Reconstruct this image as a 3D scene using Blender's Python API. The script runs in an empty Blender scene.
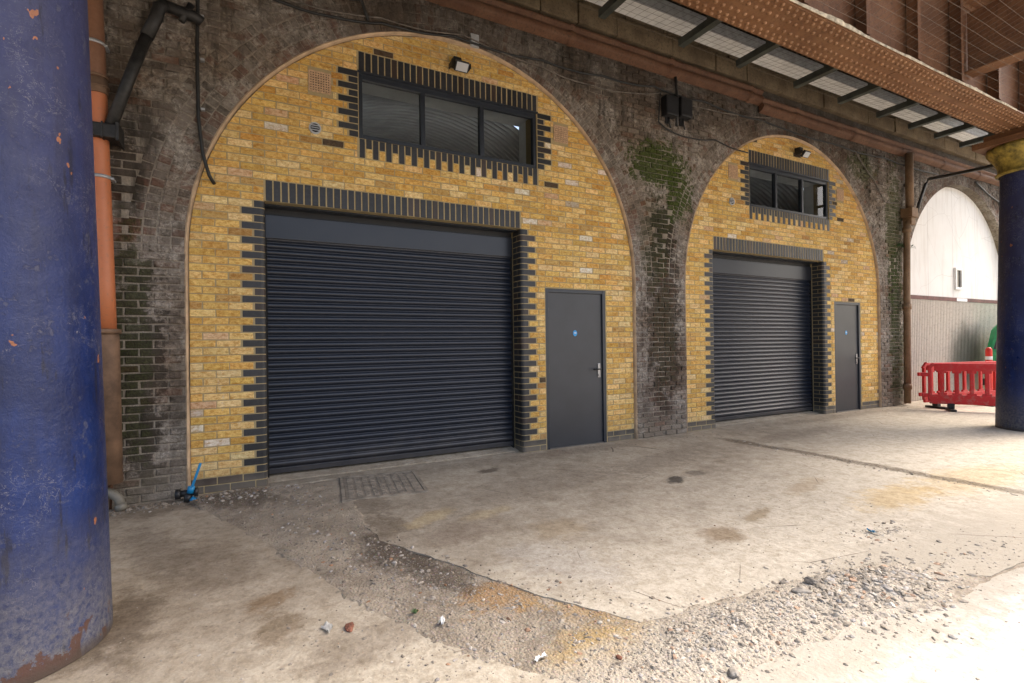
import bpy, bmesh, math, random
from mathutils import Vector, Matrix, noise
random.seed(11)
R = random.Random(5)
rad = math.radians
scene = bpy.context.scene
COL = scene.collection

# ------------------------------------------------------------------ helpers
class MB:
    """collects polygons (with colour and material slot) and links them as one mesh object"""
    def __init__(s): s.v = []; s.f = []; s.c = []; s.m = []; s.sm = []
    def face(s, idx, col=(1, 1, 1), mi=0, smooth=False):
        s.f.append(idx); s.c.append(col); s.m.append(mi); s.sm.append(smooth)
    def add(s, verts, faces, col=(1, 1, 1), mi=0, smooth=False):
        b = len(s.v); s.v += [tuple(v) for v in verts]
        for f in faces: s.face([b + i for i in f], col, mi, smooth)
    def box(s, x0, x1, y0, y1, z0, z1, col=(1, 1, 1), mi=0, M=None, bev=0.0):
        if bev > 0:
            return s.bbox(x0, x1, y0, y1, z0, z1, col, mi, M, bev)
        vs = [(x0, y0, z0), (x1, y0, z0), (x1, y1, z0), (x0, y1, z0), (x0, y0, z1), (x1, y0, z1), (x1, y1, z1), (x0, y1, z1)]
        if M: vs = [M @ Vector(v) for v in vs]
        s.add(vs, [(0, 3, 2, 1), (4, 5, 6, 7), (0, 1, 5, 4), (1, 2, 6, 5), (2, 3, 7, 6), (3, 0, 4, 7)], col, mi)
    def bbox(s, x0, x1, y0, y1, z0, z1, col, mi, M, b):
        bm = bmesh.new(); bmesh.ops.create_cube(bm, size=1)
        for v in bm.verts:
            v.co = Vector((x0 + (v.co.x + .5) * (x1 - x0), y0 + (v.co.y + .5) * (y1 - y0), z0 + (v.co.z + .5) * (z1 - z0)))
        bmesh.ops.bevel(bm, geom=bm.edges[:], offset=b, segments=2, affect='EDGES', profile=.6)
        s.bm(bm, col, mi, M)
    def bm(s, bm, col=(1, 1, 1), mi=0, M=None, smooth=False):
        bm.verts.ensure_lookup_table(); bm.verts.index_update()
        vs = [(M @ v.co) if M else v.co.copy() for v in bm.verts]
        s.add(vs, [[v.index for v in f.verts] for f in bm.faces], col, mi, smooth); bm.free()
    def tube(s, path, r, seg=10, col=(1, 1, 1), mi=0, cap=True, smooth=True):
        path = [Vector(p) for p in path]; n = len(path)
        rr = r if isinstance(r, (list, tuple)) else [r] * n
        b = len(s.v); up = None
        for i, p in enumerate(path):
            t = (path[min(i + 1, n - 1)] - path[max(i - 1, 0)]).normalized()
            if up is None:
                up = t.orthogonal().normalized()
            else:
                up = (up - t * up.dot(t))
                up = up.normalized() if up.length > 1e-6 else t.orthogonal().normalized()
            w = t.cross(up)
            for k in range(seg):
                a = 2 * math.pi * k / seg
                s.v.append(tuple(p + (up * math.cos(a) + w * math.sin(a)) * rr[i]))
        for i in range(n - 1):
            for k in range(seg):
                k2 = (k + 1) % seg
                s.face([b + i * seg + k, b + i * seg + k2, b + (i + 1) * seg + k2, b + (i + 1) * seg + k], col, mi, smooth)
        if cap:
            s.face([b + k for k in range(seg)][::-1], col, mi)
            s.face([b + (n - 1) * seg + k for k in range(seg)], col, mi)
    def lathe(s, prof, seg=48, c=(0, 0), col=(1, 1, 1), mi=0):
        b = len(s.v)
        for (r, z) in prof:
            for k in range(seg):
                a = 2 * math.pi * k / seg
                s.v.append((c[0] + r * math.cos(a), c[1] + r * math.sin(a), z))
        for i in range(len(prof) - 1):
            for k in range(seg):
                k2 = (k + 1) % seg
                s.face([b + i * seg + k, b + i * seg + k2, b + (i + 1) * seg + k2, b + (i + 1) * seg + k], col, mi, True)
    def plan(s, poly, z0, z1, col=(1, 1, 1), mi=0, bev=0.0):
        """extrude a convex plan polygon (x,y, counter clockwise) between z0 and z1"""
        n = len(poly); b = len(s.v)
        s.v += [(x, y, z0) for x, y in poly] + [(x, y, z1) for x, y in poly]
        s.face([b + i for i in range(n)][::-1], col, mi); s.face([b + n + i for i in range(n)], col, mi)
        for i in range(n):
            j = (i + 1) % n
            s.face([b + i, b + j, b + n + j, b + n + i], col, mi)
    def extrude_x(s, prof, x0, x1, col=(1, 1, 1), mi=0, smooth=False, closed=True, steps=1):
        """profile of (y,z) points swept along x"""
        n = len(prof); b = len(s.v)
        for k in range(steps + 1):
            x = x0 + (x1 - x0) * k / steps
            s.v += [(x, y, z) for y, z in prof]
        for k in range(steps):
            for i in range(n if closed else n - 1):
                j = (i + 1) % n
                s.face([b + k * n + i, b + k * n + j, b + (k + 1) * n + j, b + (k + 1) * n + i], col, mi, smooth)
        if closed:
            s.face([b + i for i in range(n)][::-1], col, mi); s.face([b + steps * n + i for i in range(n)], col, mi)
    def brick(s, poly, yf, yb, col, bev=.004, tilt=(0, 0), mi=0):
        """poly: convex (x,z) polygon seen from -y, counter clockwise"""
        n = len(poly)
        cx = sum(p[0] for p in poly) / n; cz = sum(p[1] for p in poly) / n
        inn = inset(poly, bev)
        if inn is None: inn = [(cx + (x - cx) * .8, cz + (z - cz) * .8) for x, z in poly]
        b = len(s.v)
        s.v += [(x, yf + tilt[0] * (x - cx) + tilt[1] * (z - cz), z) for x, z in inn]
        s.v += [(x, yf + bev * .8, z) for x, z in poly]
        s.v += [(x, yb, z) for x, z in poly]
        s.face([b + i for i in range(n)], col, mi)
        for L in (0, 1):
            for i in range(n):
                j = (i + 1) % n
                s.face([b + L * n + i, b + (L + 1) * n + i, b + (L + 1) * n + j, b + L * n + j], col, mi)
    def build(s, name, mats, parent=None, label=None):
        me = bpy.data.meshes.new(name)
        me.from_pydata(s.v, [], s.f)
        if not isinstance(mats, (list, tuple)): mats = [mats]
        for m in mats: me.materials.append(m)
        me.polygons.foreach_set('material_index', s.m)
        me.polygons.foreach_set('use_smooth', s.sm)
        if any(c != (1, 1, 1) for c in s.c):
            at = me.attributes.new('Col', 'FLOAT_COLOR', 'CORNER')
            data = []
            for f, c in zip(s.f, s.c):
                data += [c[0], c[1], c[2], 1.0] * len(f)
            at.data.foreach_set('color', data)
        me.update()
        o = bpy.data.objects.new(name, me); COL.objects.link(o)
        if parent: o.parent = parent
        if label: o['label'] = label
        return o

def inset(poly, d):
    n = len(poly); out = []
    for i in range(n):
        p0 = Vector(poly[i - 1]); p1 = Vector(poly[i]); p2 = Vector(poly[(i + 1) % n])
        e1 = p1 - p0; e2 = p2 - p1
        if e1.length < 1e-5 or e2.length < 1e-5: return None
        e1.normalize(); e2.normalize()
        n1 = Vector((-e1.y, e1.x)); n2 = Vector((-e2.y, e2.x))
        k = 1 + n1.dot(n2)
        if k < .2: return None
        q = p1 + (n1 + n2) * (d / k); out.append((q.x, q.y))
    a = area(out)
    if a <= 0 or a > area(poly): return None
    return out
def area(p): return .5 * sum(p[i - 1][0] * p[i][1] - p[i][0] * p[i - 1][1] for i in range(len(p)))
def clip(poly, conv):
    out = poly
    for i in range(len(conv)):
        a = conv[i - 1]; b = conv[i]
        def side(p): return (b[0] - a[0]) * (p[1] - a[1]) - (b[1] - a[1]) * (p[0] - a[0])
        src = out; out = []
        if not src: return []
        for j in range(len(src)):
            p = src[j - 1]; q = src[j]; sp = side(p); sq = side(q)
            if sq >= 0:
                if sp < 0:
                    t = sp / (sp - sq); out.append((p[0] + (q[0] - p[0]) * t, p[1] + (q[1] - p[1]) * t))
                out.append(q)
            elif sp >= 0:
                t = sp / (sp - sq); out.append((p[0] + (q[0] - p[0]) * t, p[1] + (q[1] - p[1]) * t))
    # drop doubled points
    res = []
    for p in out:
        if not res or (abs(p[0] - res[-1][0]) + abs(p[1] - res[-1][1])) > .002: res.append(p)
    if len(res) > 2 and (abs(res[0][0] - res[-1][0]) + abs(res[0][1] - res[-1][1])) < .002: res.pop()
    return res if len(res) > 2 else []

def tag(o, label=None, cat=None, group=None, kind=None):
    if label: o['label'] = label
    if cat: o['category'] = cat
    if group: o['group'] = group
    if kind: o['kind'] = kind
    return o
def thing(name, label, cat, loc=(0, 0, 0), group=None, rz=0):
    o = bpy.data.objects.new(name, None); COL.objects.link(o)
    o.location = loc; o.rotation_euler = (0, 0, rz); o.empty_display_size = .2
    return tag(o, label, cat, group)
def copy_tree(o, parent=None):
    c = o.copy(); COL.objects.link(c)
    if parent: c.parent = parent
    for ch in list(o.children): copy_tree(ch, c)
    return c
def fbm(x, y, z=0, o=4): return noise.fractal(Vector((x, y, z)), 1.0, 2.0, o)   # about -1..1
def sstep(a, b, x):
    t = max(0, min(1, (x - a) / (b - a))); return t * t * (3 - 2 * t)
def mixc(a, b, t): return tuple(a[i] + (b[i] - a[i]) * t for i in range(3))

# ------------------------------------------------------------------ materials
class NT:
    def __init__(s, name):
        s.m = bpy.data.materials.new(name); s.m.use_nodes = True
        s.t = s.m.node_tree; s.n = s.t.nodes; s.l = s.t.links
        s.b = s.n['Principled BSDF']
        s.geo = s.n.new('ShaderNodeNewGeometry'); s.P = s.geo.outputs['Position']
    def put(s, sock, v):
        if hasattr(v, 'is_output'): s.l.new(v, sock)
        else:
            if sock.type == 'RGBA' and not isinstance(v, (int, float)) and len(v) == 3: v = (*v, 1)
            sock.default_value = v
    def set(s, **k):
        for a, v in k.items(): s.put(s.b.inputs[a.replace('_', ' ')], v)
        return s
    def scale(s, v, sc, off=(0, 0, 0)):
        n = s.n.new('ShaderNodeMapping'); s.put(n.inputs['Vector'], v); n.inputs['Scale'].default_value = sc; n.inputs['Location'].default_value = off
        return n.outputs[0]
    def noise(s, sc, det=4, ro=.55, vec=None, dist=0):
        n = s.n.new('ShaderNodeTexNoise'); s.put(n.inputs['Vector'], vec if vec is not None else s.P)
        n.inputs['Scale'].default_value = sc; n.inputs['Detail'].default_value = det; n.inputs['Roughness'].default_value = ro; n.inputs['Distortion'].default_value = dist
        return n.outputs['Fac']
    def voro(s, sc, vec=None, feat='F1', out='Distance'):
        n = s.n.new('ShaderNodeTexVoronoi'); n.feature = feat; s.put(n.inputs['Vector'], vec if vec is not None else s.P); n.inputs['Scale'].default_value = sc
        return n.outputs[out]
    def ramp(s, f, stops):
        n = s.n.new('ShaderNodeValToRGB'); s.put(n.inputs[0], f); e = n.color_ramp.elements
        while len(e) > 1: e.remove(e[-1])
        for i, (p, c) in enumerate(stops):
            if not isinstance(c, (tuple, list)): c = (c, c, c)
            x = e[0] if i == 0 else e.new(p)
            x.position = p; x.color = (*c, 1)
        return n.outputs[0]
    def mix(s, f, a, b, mode='MIX'):
        n = s.n.new('ShaderNodeMix'); n.data_type = 'RGBA'; n.blend_type = mode
        s.put(n.inputs[0], f); s.put(n.inputs[6], a); s.put(n.inputs[7], b)
        return n.outputs[2]
    def math(s, op, a, b=0.0, clampit=False):
        n = s.n.new('ShaderNodeMath'); n.operation = op; n.use_clamp = clampit
        s.put(n.inputs[0], a); s.put(n.inputs[1], b); return n.outputs[0]
    def sep(s, v=None):
        n = s.n.new('ShaderNodeSeparateXYZ'); s.put(n.inputs[0], v if v is not None else s.P); return n.outputs
    def attr(s, name='Col'):
        n = s.n.new('ShaderNodeAttribute'); n.attribute_name = name; return n.outputs['Color']
    def range(s, v, a, b, c=0, d=1):
        n = s.n.new('ShaderNodeMapRange'); n.interpolation_type = 'SMOOTHSTEP'
        s.put(n.inputs[0], v)
        for i, q in enumerate((a, b, c, d)): n.inputs[i + 1].default_value = q
        return n.outputs[0]
    def bump(s, h, st=.3, dist=.01):
        n = s.n.new('ShaderNodeBump'); n.inputs['Strength'].default_value = st; n.inputs['Distance'].default_value = dist
        s.put(n.inputs['Height'], h); s.l.new(n.outputs[0], s.b.inputs['Normal']); return s
    def blob(s, cx, cy, rx, ry, rot=0, amp=.35, nsc=5.0):
        """soft patch on the ground round (cx,cy) with a ragged border"""
        n = s.n.new('ShaderNodeMapping'); n.vector_type = 'TEXTURE'
        s.put(n.inputs['Vector'], s.P); n.inputs['Location'].default_value = (cx, cy, 0); n.inputs['Rotation'].default_value = (0, 0, rot); n.inputs['Scale'].default_value = (rx, ry, 1e3)
        L = s.n.new('ShaderNodeVectorMath'); L.operation = 'LENGTH'; s.l.new(n.outputs[0], L.inputs[0])
        if not hasattr(s, 'bn'): s.bn = s.math('SUBTRACT', s.math('ADD', s.math('MULTIPLY', s.noise(5, 6, .7), .7), s.math('MULTIPLY', s.noise(17, 5, .7), .3)), .5)
        d = s.math('ADD', L.outputs['Value'], s.math('MULTIPLY', s.bn, amp * 7))
        return s.range(d, 1.15, .45)

def simple(name, col, rough=.6, metal=0, var=.25, nsc=8, bump=.15, bsc=60, spec=.5):
    m = NT(name)
    f = m.noise(nsc, 5, .6)
    c = m.mix(m.ramp(f, [(.35, 0), (.7, 1)]), tuple(x * (1 - var) for x in col), tuple(min(1, x * (1 + var)) for x in col))
    m.set(Base_Color=c, Roughness=rough, Metallic=metal, Specular_IOR_Level=spec)
    if bump: m.bump(m.noise(bsc, 3, .6), bump, .004)
    return m.m

def m_yellow():
    m = NT('yellow_stock_brick'); a = m.attr()
    f1 = m.noise(16, 6, .72, m.scale(m.P, (1, 1, 1.8)), .3); f2 = m.noise(110, 4, .7); f3 = m.noise(1.3, 4, .6); f4 = m.noise(24, 6, .75, m.scale(m.P, (1, 1, 1.6), (3.1, 2, 1)))
    c = m.mix(m.ramp(f1, [(.42, 0), (.6, .95)]), a, m.mix(1, a, (.7, .52, .34), 'MULTIPLY'))
    c = m.mix(m.ramp(f4, [(.47, 0), (.62, .85)]), c, m.mix(1, a, (1.22, 1.24, 1.35), 'MULTIPLY'))
    c = m.mix(m.ramp(f2, [(.3, .5), (.45, 0)]), c, (.14, .09, .035))
    c = m.mix(m.ramp(m.noise(7, 6, .75), [(.6, 0), (.72, .5)]), c, (.2, .13, .055))
    c = m.mix(m.math('MULTIPLY', m.range(m.noise(5.5, 7, .75, m.scale(m.P, (1, 1, .5), (9, 1, 3))), .64, .72), .6), c, (.62, .56, .45))
    c = m.mix(m.ramp(f3, [(.35, 0), (.7, .28)]), c, m.mix(1, c, (.78, .72, .66), 'MULTIPLY'))
    stk = m.noise(5, 6, .7, m.scale(m.P, (1, 1, .1), (2, 0, 5)))
    c = m.mix(m.ramp(stk, [(.52, 0), (.74, .32)]), c, m.mix(1, c, (.6, .55, .5), 'MULTIPLY'))
    top = m.range(m.math('ADD', m.sep()[2], f3), 4.4, 5.9)
    c = m.mix(m.math('MULTIPLY', top, .4), c, m.mix(1, c, (.55, .5, .45), 'MULTIPLY'))
    low = m.range(m.math('ADD', m.sep()[2], m.math('MULTIPLY', m.noise(3, 5), .5)), .75, .2)
    c = m.mix(m.math('MULTIPLY', low, .3), c, (.33, .27, .2))
    m.set(Base_Color=c, Roughness=.88, Specular_IOR_Level=.25)
    m.bump(m.math('ADD', f2, m.math('MULTIPLY', f1, 1.6)), .8, .006)
    return m.m
def m_dark_brick():
    m = NT('blue_engineering_brick'); a = m.attr()
    f = m.noise(30, 4, .6)
    c = m.mix(m.ramp(f, [(.45, 0), (.75, .35)]), a, (.055, .05, .048))
    low = m.range(m.math('ADD', m.sep()[2], m.math('MULTIPLY', m.noise(5, 5), .25)), .35, .1)
    c = m.mix(m.math('MULTIPLY', low, .45), c, (.3, .25, .19))
    m.set(Base_Color=c, Roughness=.5, Specular_IOR_Level=.5); m.bump(m.noise(90, 3), .3, .003)
    return m.m
def m_mortar(name, col, grime):
    m = NT(name); f = m.noise(60, 4, .7); g = m.noise(2.2, 5, .6)
    c = m.mix(f, tuple(x * .7 for x in col), tuple(x * 1.25 for x in col))
    c = m.mix(m.ramp(g, [(.4, 0), (.75, .7)]), c, grime)
    m.set(Base_Color=c, Roughness=.95, Specular_IOR_Level=.15); m.bump(f, .6, .006)
    return m.m
def m_old(is_mortar):
    """sooty, limewashed, mossy old brickwork; the same stains run over bricks and joints"""
    m = NT('old_viaduct_mortar' if is_mortar else 'old_viaduct_brick')
    X, Y, Z = m.sep()
    n1 = m.noise(1.1, 6, .62); n2 = m.noise(4.5, 7, .72, None, .5); n3 = m.noise(20, 6, .72); n4 = m.noise(55, 5, .7)
    if is_mortar:
        base = m.mix(n4, (.2, .165, .125), (.46, .4, .32))
    else:
        a = m.attr(); base = m.mix(m.ramp(n3, [(.4, 0), (.62, .8)]), a, m.mix(1, a, (.38, .35, .33), 'MULTIPLY'))
    # distance outside the nearest arch edge
    xm = m.math('SUBTRACT', m.math('FLOORED_MODULO', m.math('ADD', X, PITCH / 2 - ACX), PITCH), PITCH / 2)
    dz = m.math('MAXIMUM', m.math('SUBTRACT', Z, ASP), 0.0)
    dist = m.math('SUBTRACT', m.math('SQRT', m.math('ADD', m.math('MULTIPLY', xm, xm), m.math('MULTIPLY', dz, dz))), AR)
    edge = m.range(m.math('ADD', dist, m.math('MULTIPLY', m.math('SUBTRACT', n2, .5), .6)), .42, .2)
    high = m.range(m.math('ADD', Z, m.math('MULTIPLY', n2, 1.2)), 3.6, 4.6)
    # grey lime / dust film hiding the joints, flecked light and dark
    film = m.mix(m.ramp(n3, [(.36, 0), (.66, 1)]), (.115, .098, .082), (.47, .42, .36))
    film = m.mix(m.ramp(n4, [(.54, 0), (.7, .75)]), film, (.52, .475, .41))
    film = m.mix(m.ramp(n2, [(.38, .75), (.56, 0)]), film, m.mix(1, film, (.42, .38, .34), 'MULTIPLY'))
    film = m.mix(m.ramp(n1, [(.48, 0), (.62, .6)]), film, m.mix(1, film, (.72, .58, .45), 'MULTIPLY'))
    film = m.mix(m.ramp(m.noise(38, 5, .7, m.scale(m.P, (1, 1, 1), (4, 9, 2))), [(.56, 0), (.68, .7)]), film, (.035, .029, .024))
    amt = m.math('ADD', m.math('MULTIPLY', m.math('MAXIMUM', edge, high), .5), m.math('MULTIPLY', m.range(n2, .44, .64), .55), True)
    amt = m.math('MULTIPLY', amt, m.range(Z, .5, 2.4, .75, 1.0))
    c = m.mix(amt, base, film)
    # white blooms, in chips
    w = m.math('MULTIPLY', m.range(n2, .55, .68), m.range(n4, .47, .6))
    c = m.mix(m.math('MULTIPLY', w, .8), c, (.47, .43, .375))
    # large darker and warmer clouds
    c = m.mix(m.ramp(n1, [(.45, 0), (.65, .5)]), c, m.mix(1, c, (.62, .54, .47), 'MULTIPLY'))
    # soot below the deck and along drips
    st = m.noise(3.6, 6, .68, m.scale(m.P, (1, 1, .2)))
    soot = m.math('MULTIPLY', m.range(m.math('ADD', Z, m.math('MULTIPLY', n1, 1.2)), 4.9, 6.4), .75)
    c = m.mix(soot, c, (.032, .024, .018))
    c = m.mix(m.math('MULTIPLY', m.range(st, .52, .66), m.math('SUBTRACT', .75, m.math('MULTIPLY', edge, .4))), c, (.035, .029, .022))
    def patch(cx, cz, rx, rz):
        dx = m.math('DIVIDE', m.math('SUBTRACT', X, cx), rx); dzz = m.math('DIVIDE', m.math('SUBTRACT', Z, cz), rz)
        d = m.math('SQRT', m.math('ADD', m.math('MULTIPLY', dx, dx), m.math('MULTIPLY', dzz, dzz)))
        return m.range(m.math('ADD', d, m.math('ADD', m.math('MULTIPLY', m.math('SUBTRACT', n2, .5), 2.6), m.math('MULTIPLY', m.math('SUBTRACT', n3, .5), 1.8))), 1.1, .75)
    # damp dark bricks down the piers, pale joints between them
    dk = .0 if is_mortar else 1.0
    for (p, k) in ((patch(-1.1, 1.2, .26, 1.2), .74), (patch(-1.15, 3.0, .12, .55), .6), (patch(5.45, 1.9, .36, 1.5), .72), (patch(5.45, 3.1, .25, .5), .85), (patch(12.1, 2.2, .25, 1.6), .6)):
        c = m.mix(m.math('MULTIPLY', p, k * dk), c, (.028, .022, .015))
    c = m.mix(m.math('MULTIPLY', m.math('MULTIPLY', patch(5.45, 1.7, .4, 1.5), m.range(n3, .5, .62)), .5), c, (.13, .055, .03))
    mg = m.mix(m.ramp(n4, [(.4, 0), (.62, 1)]), (.012, .019, .004), (.085, .115, .02))
    kk = .12 if is_mortar else 1.0
    for (p, k) in ((patch(5.4, 4.12, .6, .36), .92), (patch(5.8, 3.75, .3, .5), .9), (patch(5.3, 3.0, .3, .8), .25), (patch(12.1, 3.6, .35, 1.5), .6), (patch(5.45, 1.6, .25, .9), .15), (patch(12.15, 1.4, .3, 1.6), .5), (patch(10.9, 4.9, .5, .3), .5), (patch(-1.12, 1.5, .16, 1.2), .3)):
        c = m.mix(m.math('MULTIPLY', p, k * kk), c, mg)
    low = m.range(m.math('ADD', Z, m.math('MULTIPLY', n2, .6)), .75, .2)
    c = m.mix(m.math('MULTIPLY', low, .55), c, (.31, .265, .205))
    m.set(Base_Color=c, Roughness=.92, Specular_IOR_Level=.2)
    m.bump(m.math('ADD', n3, m.math('ADD', m.math('MULTIPLY', n4, .6), m.math('MULTIPLY', n2, .8))), 1.0, .02)
    return m.m
def m_rust(name, base=(.17, .075, .032), dark=(.05, .024, .014), light=(.26, .14, .075), rough=.7, bst=.3):
    m = NT(name); f = m.noise(4, 6, .65); g = m.noise(35, 5, .65); h = m.noise(1.2, 4)
    c = m.mix(m.ramp(f, [(.35, 0), (.65, 1)]), base, light)
    c = m.mix(m.ramp(g, [(.5, 0), (.75, .75)]), c, dark)
    c = m.mix(m.ramp(h, [(.45, 0), (.7, .5)]), c, tuple(x * .45 for x in base))
    m.set(Base_Color=c, Roughness=rough, Specular_IOR_Level=.35); m.bump(m.math('ADD', m.math('MULTIPLY', g, .6), f), bst, .004)
    return m.m
def m_blue():
    m = NT('blue_column_paint'); X, Y, Z = m.sep()
    f = m.noise(2.3, 6, .62); g = m.noise(9, 7, .72); h = m.noise(40, 6, .72); k = m.noise(120, 3, .6)
    dr = m.noise(9, 6, .7, m.scale(m.P, (1, 1, .14)))
    c = m.mix(m.ramp(f, [(.35, 0), (.66, 1)]), (.003, .01, .058), (.007, .024, .118))
    c = m.mix(m.ramp(dr, [(.45, 0), (.7, .55)]), c, (.006, .009, .03))
    # chalked, dusty upper part
    up = m.range(m.math('ADD', Z, m.math('MULTIPLY', f, 2.2)), 2.2, 4.2)
    c = m.mix(m.math('MULTIPLY', up, .6), c, (.032, .03, .06))
    # abraded grey, in ragged flakes
    ab = m.range(m.math('ADD', m.math('MULTIPLY', g, .7), m.math('MULTIPLY', h, .5)), .66, .74)
    c = m.mix(m.math('MULTIPLY', ab, .32), c, (.12, .118, .135))
    c = m.mix(m.ramp(k, [(.64, 0), (.74, .35)]), c, (.16, .155, .15))
    sc = m.ramp(m.noise(13, 4, .6, m.scale(m.P, (1, 1, 1.3)), 1.2), [(.492, 0), (.5, .5), (.508, 0)])
    c = m.mix(m.math('MULTIPLY', sc, m.range(m.noise(2.2, 3), .5, .6)), c, (.3, .28, .27))
    dk = m.math('MULTIPLY', m.range(m.noise(7, 5, .65, m.scale(m.P, (2.6, 2.6, .4))), .58, .68), .75)
    c = m.mix(dk, c, (.008, .008, .018))
    # grime thickening to the foot
    low = m.range(m.math('ADD', Z, m.math('MULTIPLY', m.math('ADD', g, h), .55)), 1.35, .45)
    c = m.mix(m.math('MULTIPLY', low, m.range(h, .3, .6, .35, .8)), c, m.mix(m.ramp(h, [(.35, 0), (.7, 1)]), (.075, .075, .085), (.22, .205, .185)))
    ch = m.range(m.noise(13, 3, .5, m.scale(m.P, (1, 1, .7), (7, 3, 1))), .715, .722)
    c = m.mix(ch, c, m.mix(h, (.34, .13, .06), (.12, .05, .03)))
    rs = m.math('MULTIPLY', m.range(m.math('ADD', Z, m.math('MULTIPLY', g, .9)), .56, .54), m.range(m.noise(3.0, 4, .6, m.scale(m.P, (1, 1, .4), (2.3, 0, 0))), .52, .54))
    c = m.mix(m.math('MULTIPLY', rs, .9), c, m.mix(h, (.12, .05, .028), (.045, .028, .022)))
    c = m.mix(m.math('MULTIPLY', m.range(m.math('ADD', Z, m.math('MULTIPLY', g, .1)), .12, .05), .8), c, (.06, .045, .035))
    ro = m.math('ADD', m.math('MULTIPLY', m.math('ADD', low, up), .25), m.range(g, .3, .7, .26, .5))
    m.set(Base_Color=c, Roughness=ro, Specular_IOR_Level=.36)
    m.bump(m.math('ADD', m.math('MULTIPLY', g, .9), m.math('ADD', m.math('MULTIPLY', h, .35), m.math('ADD', m.noise(3.5, 3, .5), m.math('MULTIPLY', ab, -.25)))), .6, .014)
    return m.m
def concrete(name, kind):
    m = NT(name); X, Y, Z = m.sep()
    n1 = m.noise(.7, 6, .6); n2 = m.noise(3.5, 6, .65); n3 = m.noise(28, 5, .7); sp = m.voro(55)
    if kind == 'main':
        c = m.mix(m.ramp(n2, [(.32, 0), (.7, 1)]), (.28, .235, .18), (.44, .385, .305))
        c = m.mix(m.ramp(n1, [(.4, 0), (.7, .75)]), c, (.5, .44, .35))
        # paler to the front right
        fr = m.range(m.math('ADD', m.math('ADD', m.math('MULTIPLY', Y, -1.0), m.math('MULTIPLY', X, .28)), m.math('MULTIPLY', n2, 1.2)), 3.0, 5.6)
        c = m.mix(m.math('MULTIPLY', fr, .75), c, (.64, .585, .49))
        for (x, y, rx, ry, r, a, k, colr) in (
            (3.72, -1.93, .2, .09, .5, .5, .85, (.05, .045, .04)), (4.1, -1.85, .14, .1, .2, .5, .5, (.1, .09, .075)), (2.24, -.6, .16, .1, .3, .4, .8, (.11, .085, .065)),
            (2.9, -3.2, .22, .16, .1, .4, .7, (.24, .17, .1)), (4.66, -2.72, .5, .12, .3, .4, .35, (.3, .2, .09)), (3.5, -3.05, .3, .07, .3, .4, .6, (.28, .21, .12)),
            (5.0, -3.35, .7, .25, .1, .4, .55, (.52, .37, .16)), (6.3, -3.4, 1.2, .35, 0, .4, .45, (.52, .38, .18)), (1.6, -3.0, .3, .5, .6, .5, .45, (.46, .43, .39)),
            (.74, -1.1, .22, .4, .1, .6, .85, (.23, .19, .145)), (.78, -1.75, .22, .3, .3, .6, .85, (.21, .17, .125)), (1.15, -1.75, .3, .12, .5, .5, .7, (.5, .4, .24)), (1.6, -1.9, .3, .1, .3, .5, .5, (.48, .38, .22)), (1.25, -2.2, .35, .25, .2, .5, .5, (.22, .17, .13)), (1.9, -2.5, .3, .2, .2, .4, .35, (.35, .25, .13)), (4.2, -1.2, 1.2, .3, .3, .5, .4, (.2, .165, .13)),
            (2.3, -1.4, 1.2, .4, .2, .5, .35, (.2, .165, .13)), (7.2, -1.0, 1.6, .25, .1, .5, .4, (.2, .165, .13)), (3.2, -.25, 2.8, .2, 0, .4, .4, (.2, .16, .12)), (9.6, -.3, 2.5, .2, 0, .4, .4, (.2, .16, .12))):
            c = m.mix(m.math('MULTIPLY', m.blob(x, y, rx, ry, r, a), k), c, colr)
        # dirt filled groove running out from the pier
        gx = m.math('ABSOLUTE', m.math('SUBTRACT', X, m.math('ADD', 5.98, m.math('ADD', m.math('MULTIPLY', m.math('SUBTRACT', m.noise(1.3, 4), .5), .35), m.math('MULTIPLY', Y, -.03)))))
        gr = m.math('MULTIPLY', m.range(gx, .13, .04), m.range(Y, -.4, -.9))
        c = m.mix(m.math('MULTIPLY', gr, m.range(n3, .3, .6, .45, .9)), c, (.14, .11, .075))
    elif kind == 'left':
        c = m.mix(m.ramp(n2, [(.32, 0), (.7, 1)]), (.28, .23, .17), (.42, .36, .28))
        c = m.mix(m.ramp(n1, [(.4, 0), (.7, .75)]), c, (.47, .41, .325))
        fr = m.range(m.math('ADD', m.math('ADD', m.math('MULTIPLY', Y, -1.0), m.math('MULTIPLY', X, .45)), m.math('MULTIPLY', n2, 1.0)), 3.0, 4.6)
        c = m.mix(m.math('MULTIPLY', fr, .7), c, (.58, .52, .42))
        for (x, y, rx, ry, r, a, k, colr) in ((-.1, -2.62, .16, .1, .4, .5, .7, (.2, .13, .07)), (-.08, -2.95, .14, .2, .2, .5, .6, (.17, .12, .07)), (-.75, -1.5, .2, .8, .35, .4, .4, (.13, .1, .075)),
                (-.78, -2.5, .16, .5, .1, .4, .65, (.11, .08, .055)), (-.4, -1.9, .3, .5, .3, .4, .3, (.15, .115, .085)), (-1.28, -2.53, .53, .53, 0, .2, .75, (.09, .065, .045)), (-.95, -.3, .5, .25, 0, .5, .6, (.16, .125, .09)), (.3, -3.3, .4, .2, .5, .5, .5, (.2, .16, .12))):
            c = m.mix(m.math('MULTIPLY', m.blob(x, y, rx, ry, r, a), k), c, colr)
    else:
        c = m.mix(m.ramp(n2, [(.3, 0), (.7, 1)]), (.66, .63, .57), (.8, .77, .72))
        tr = m.noise(5, 5, .6, m.scale(m.P, (.12, 1.4, 1)))
        c = m.mix(m.ramp(tr, [(.5, 0), (.7, .5)]), c, (.5, .46, .4))
    n5 = m.noise(9, 6, .72, None, .4); n6 = m.noise(70, 4, .75)
    c = m.mix(m.ramp(n5, [(.42, 0), (.66, .7)]), c, m.mix(1, c, (.66, .62, .56), 'MULTIPLY'))
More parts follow.
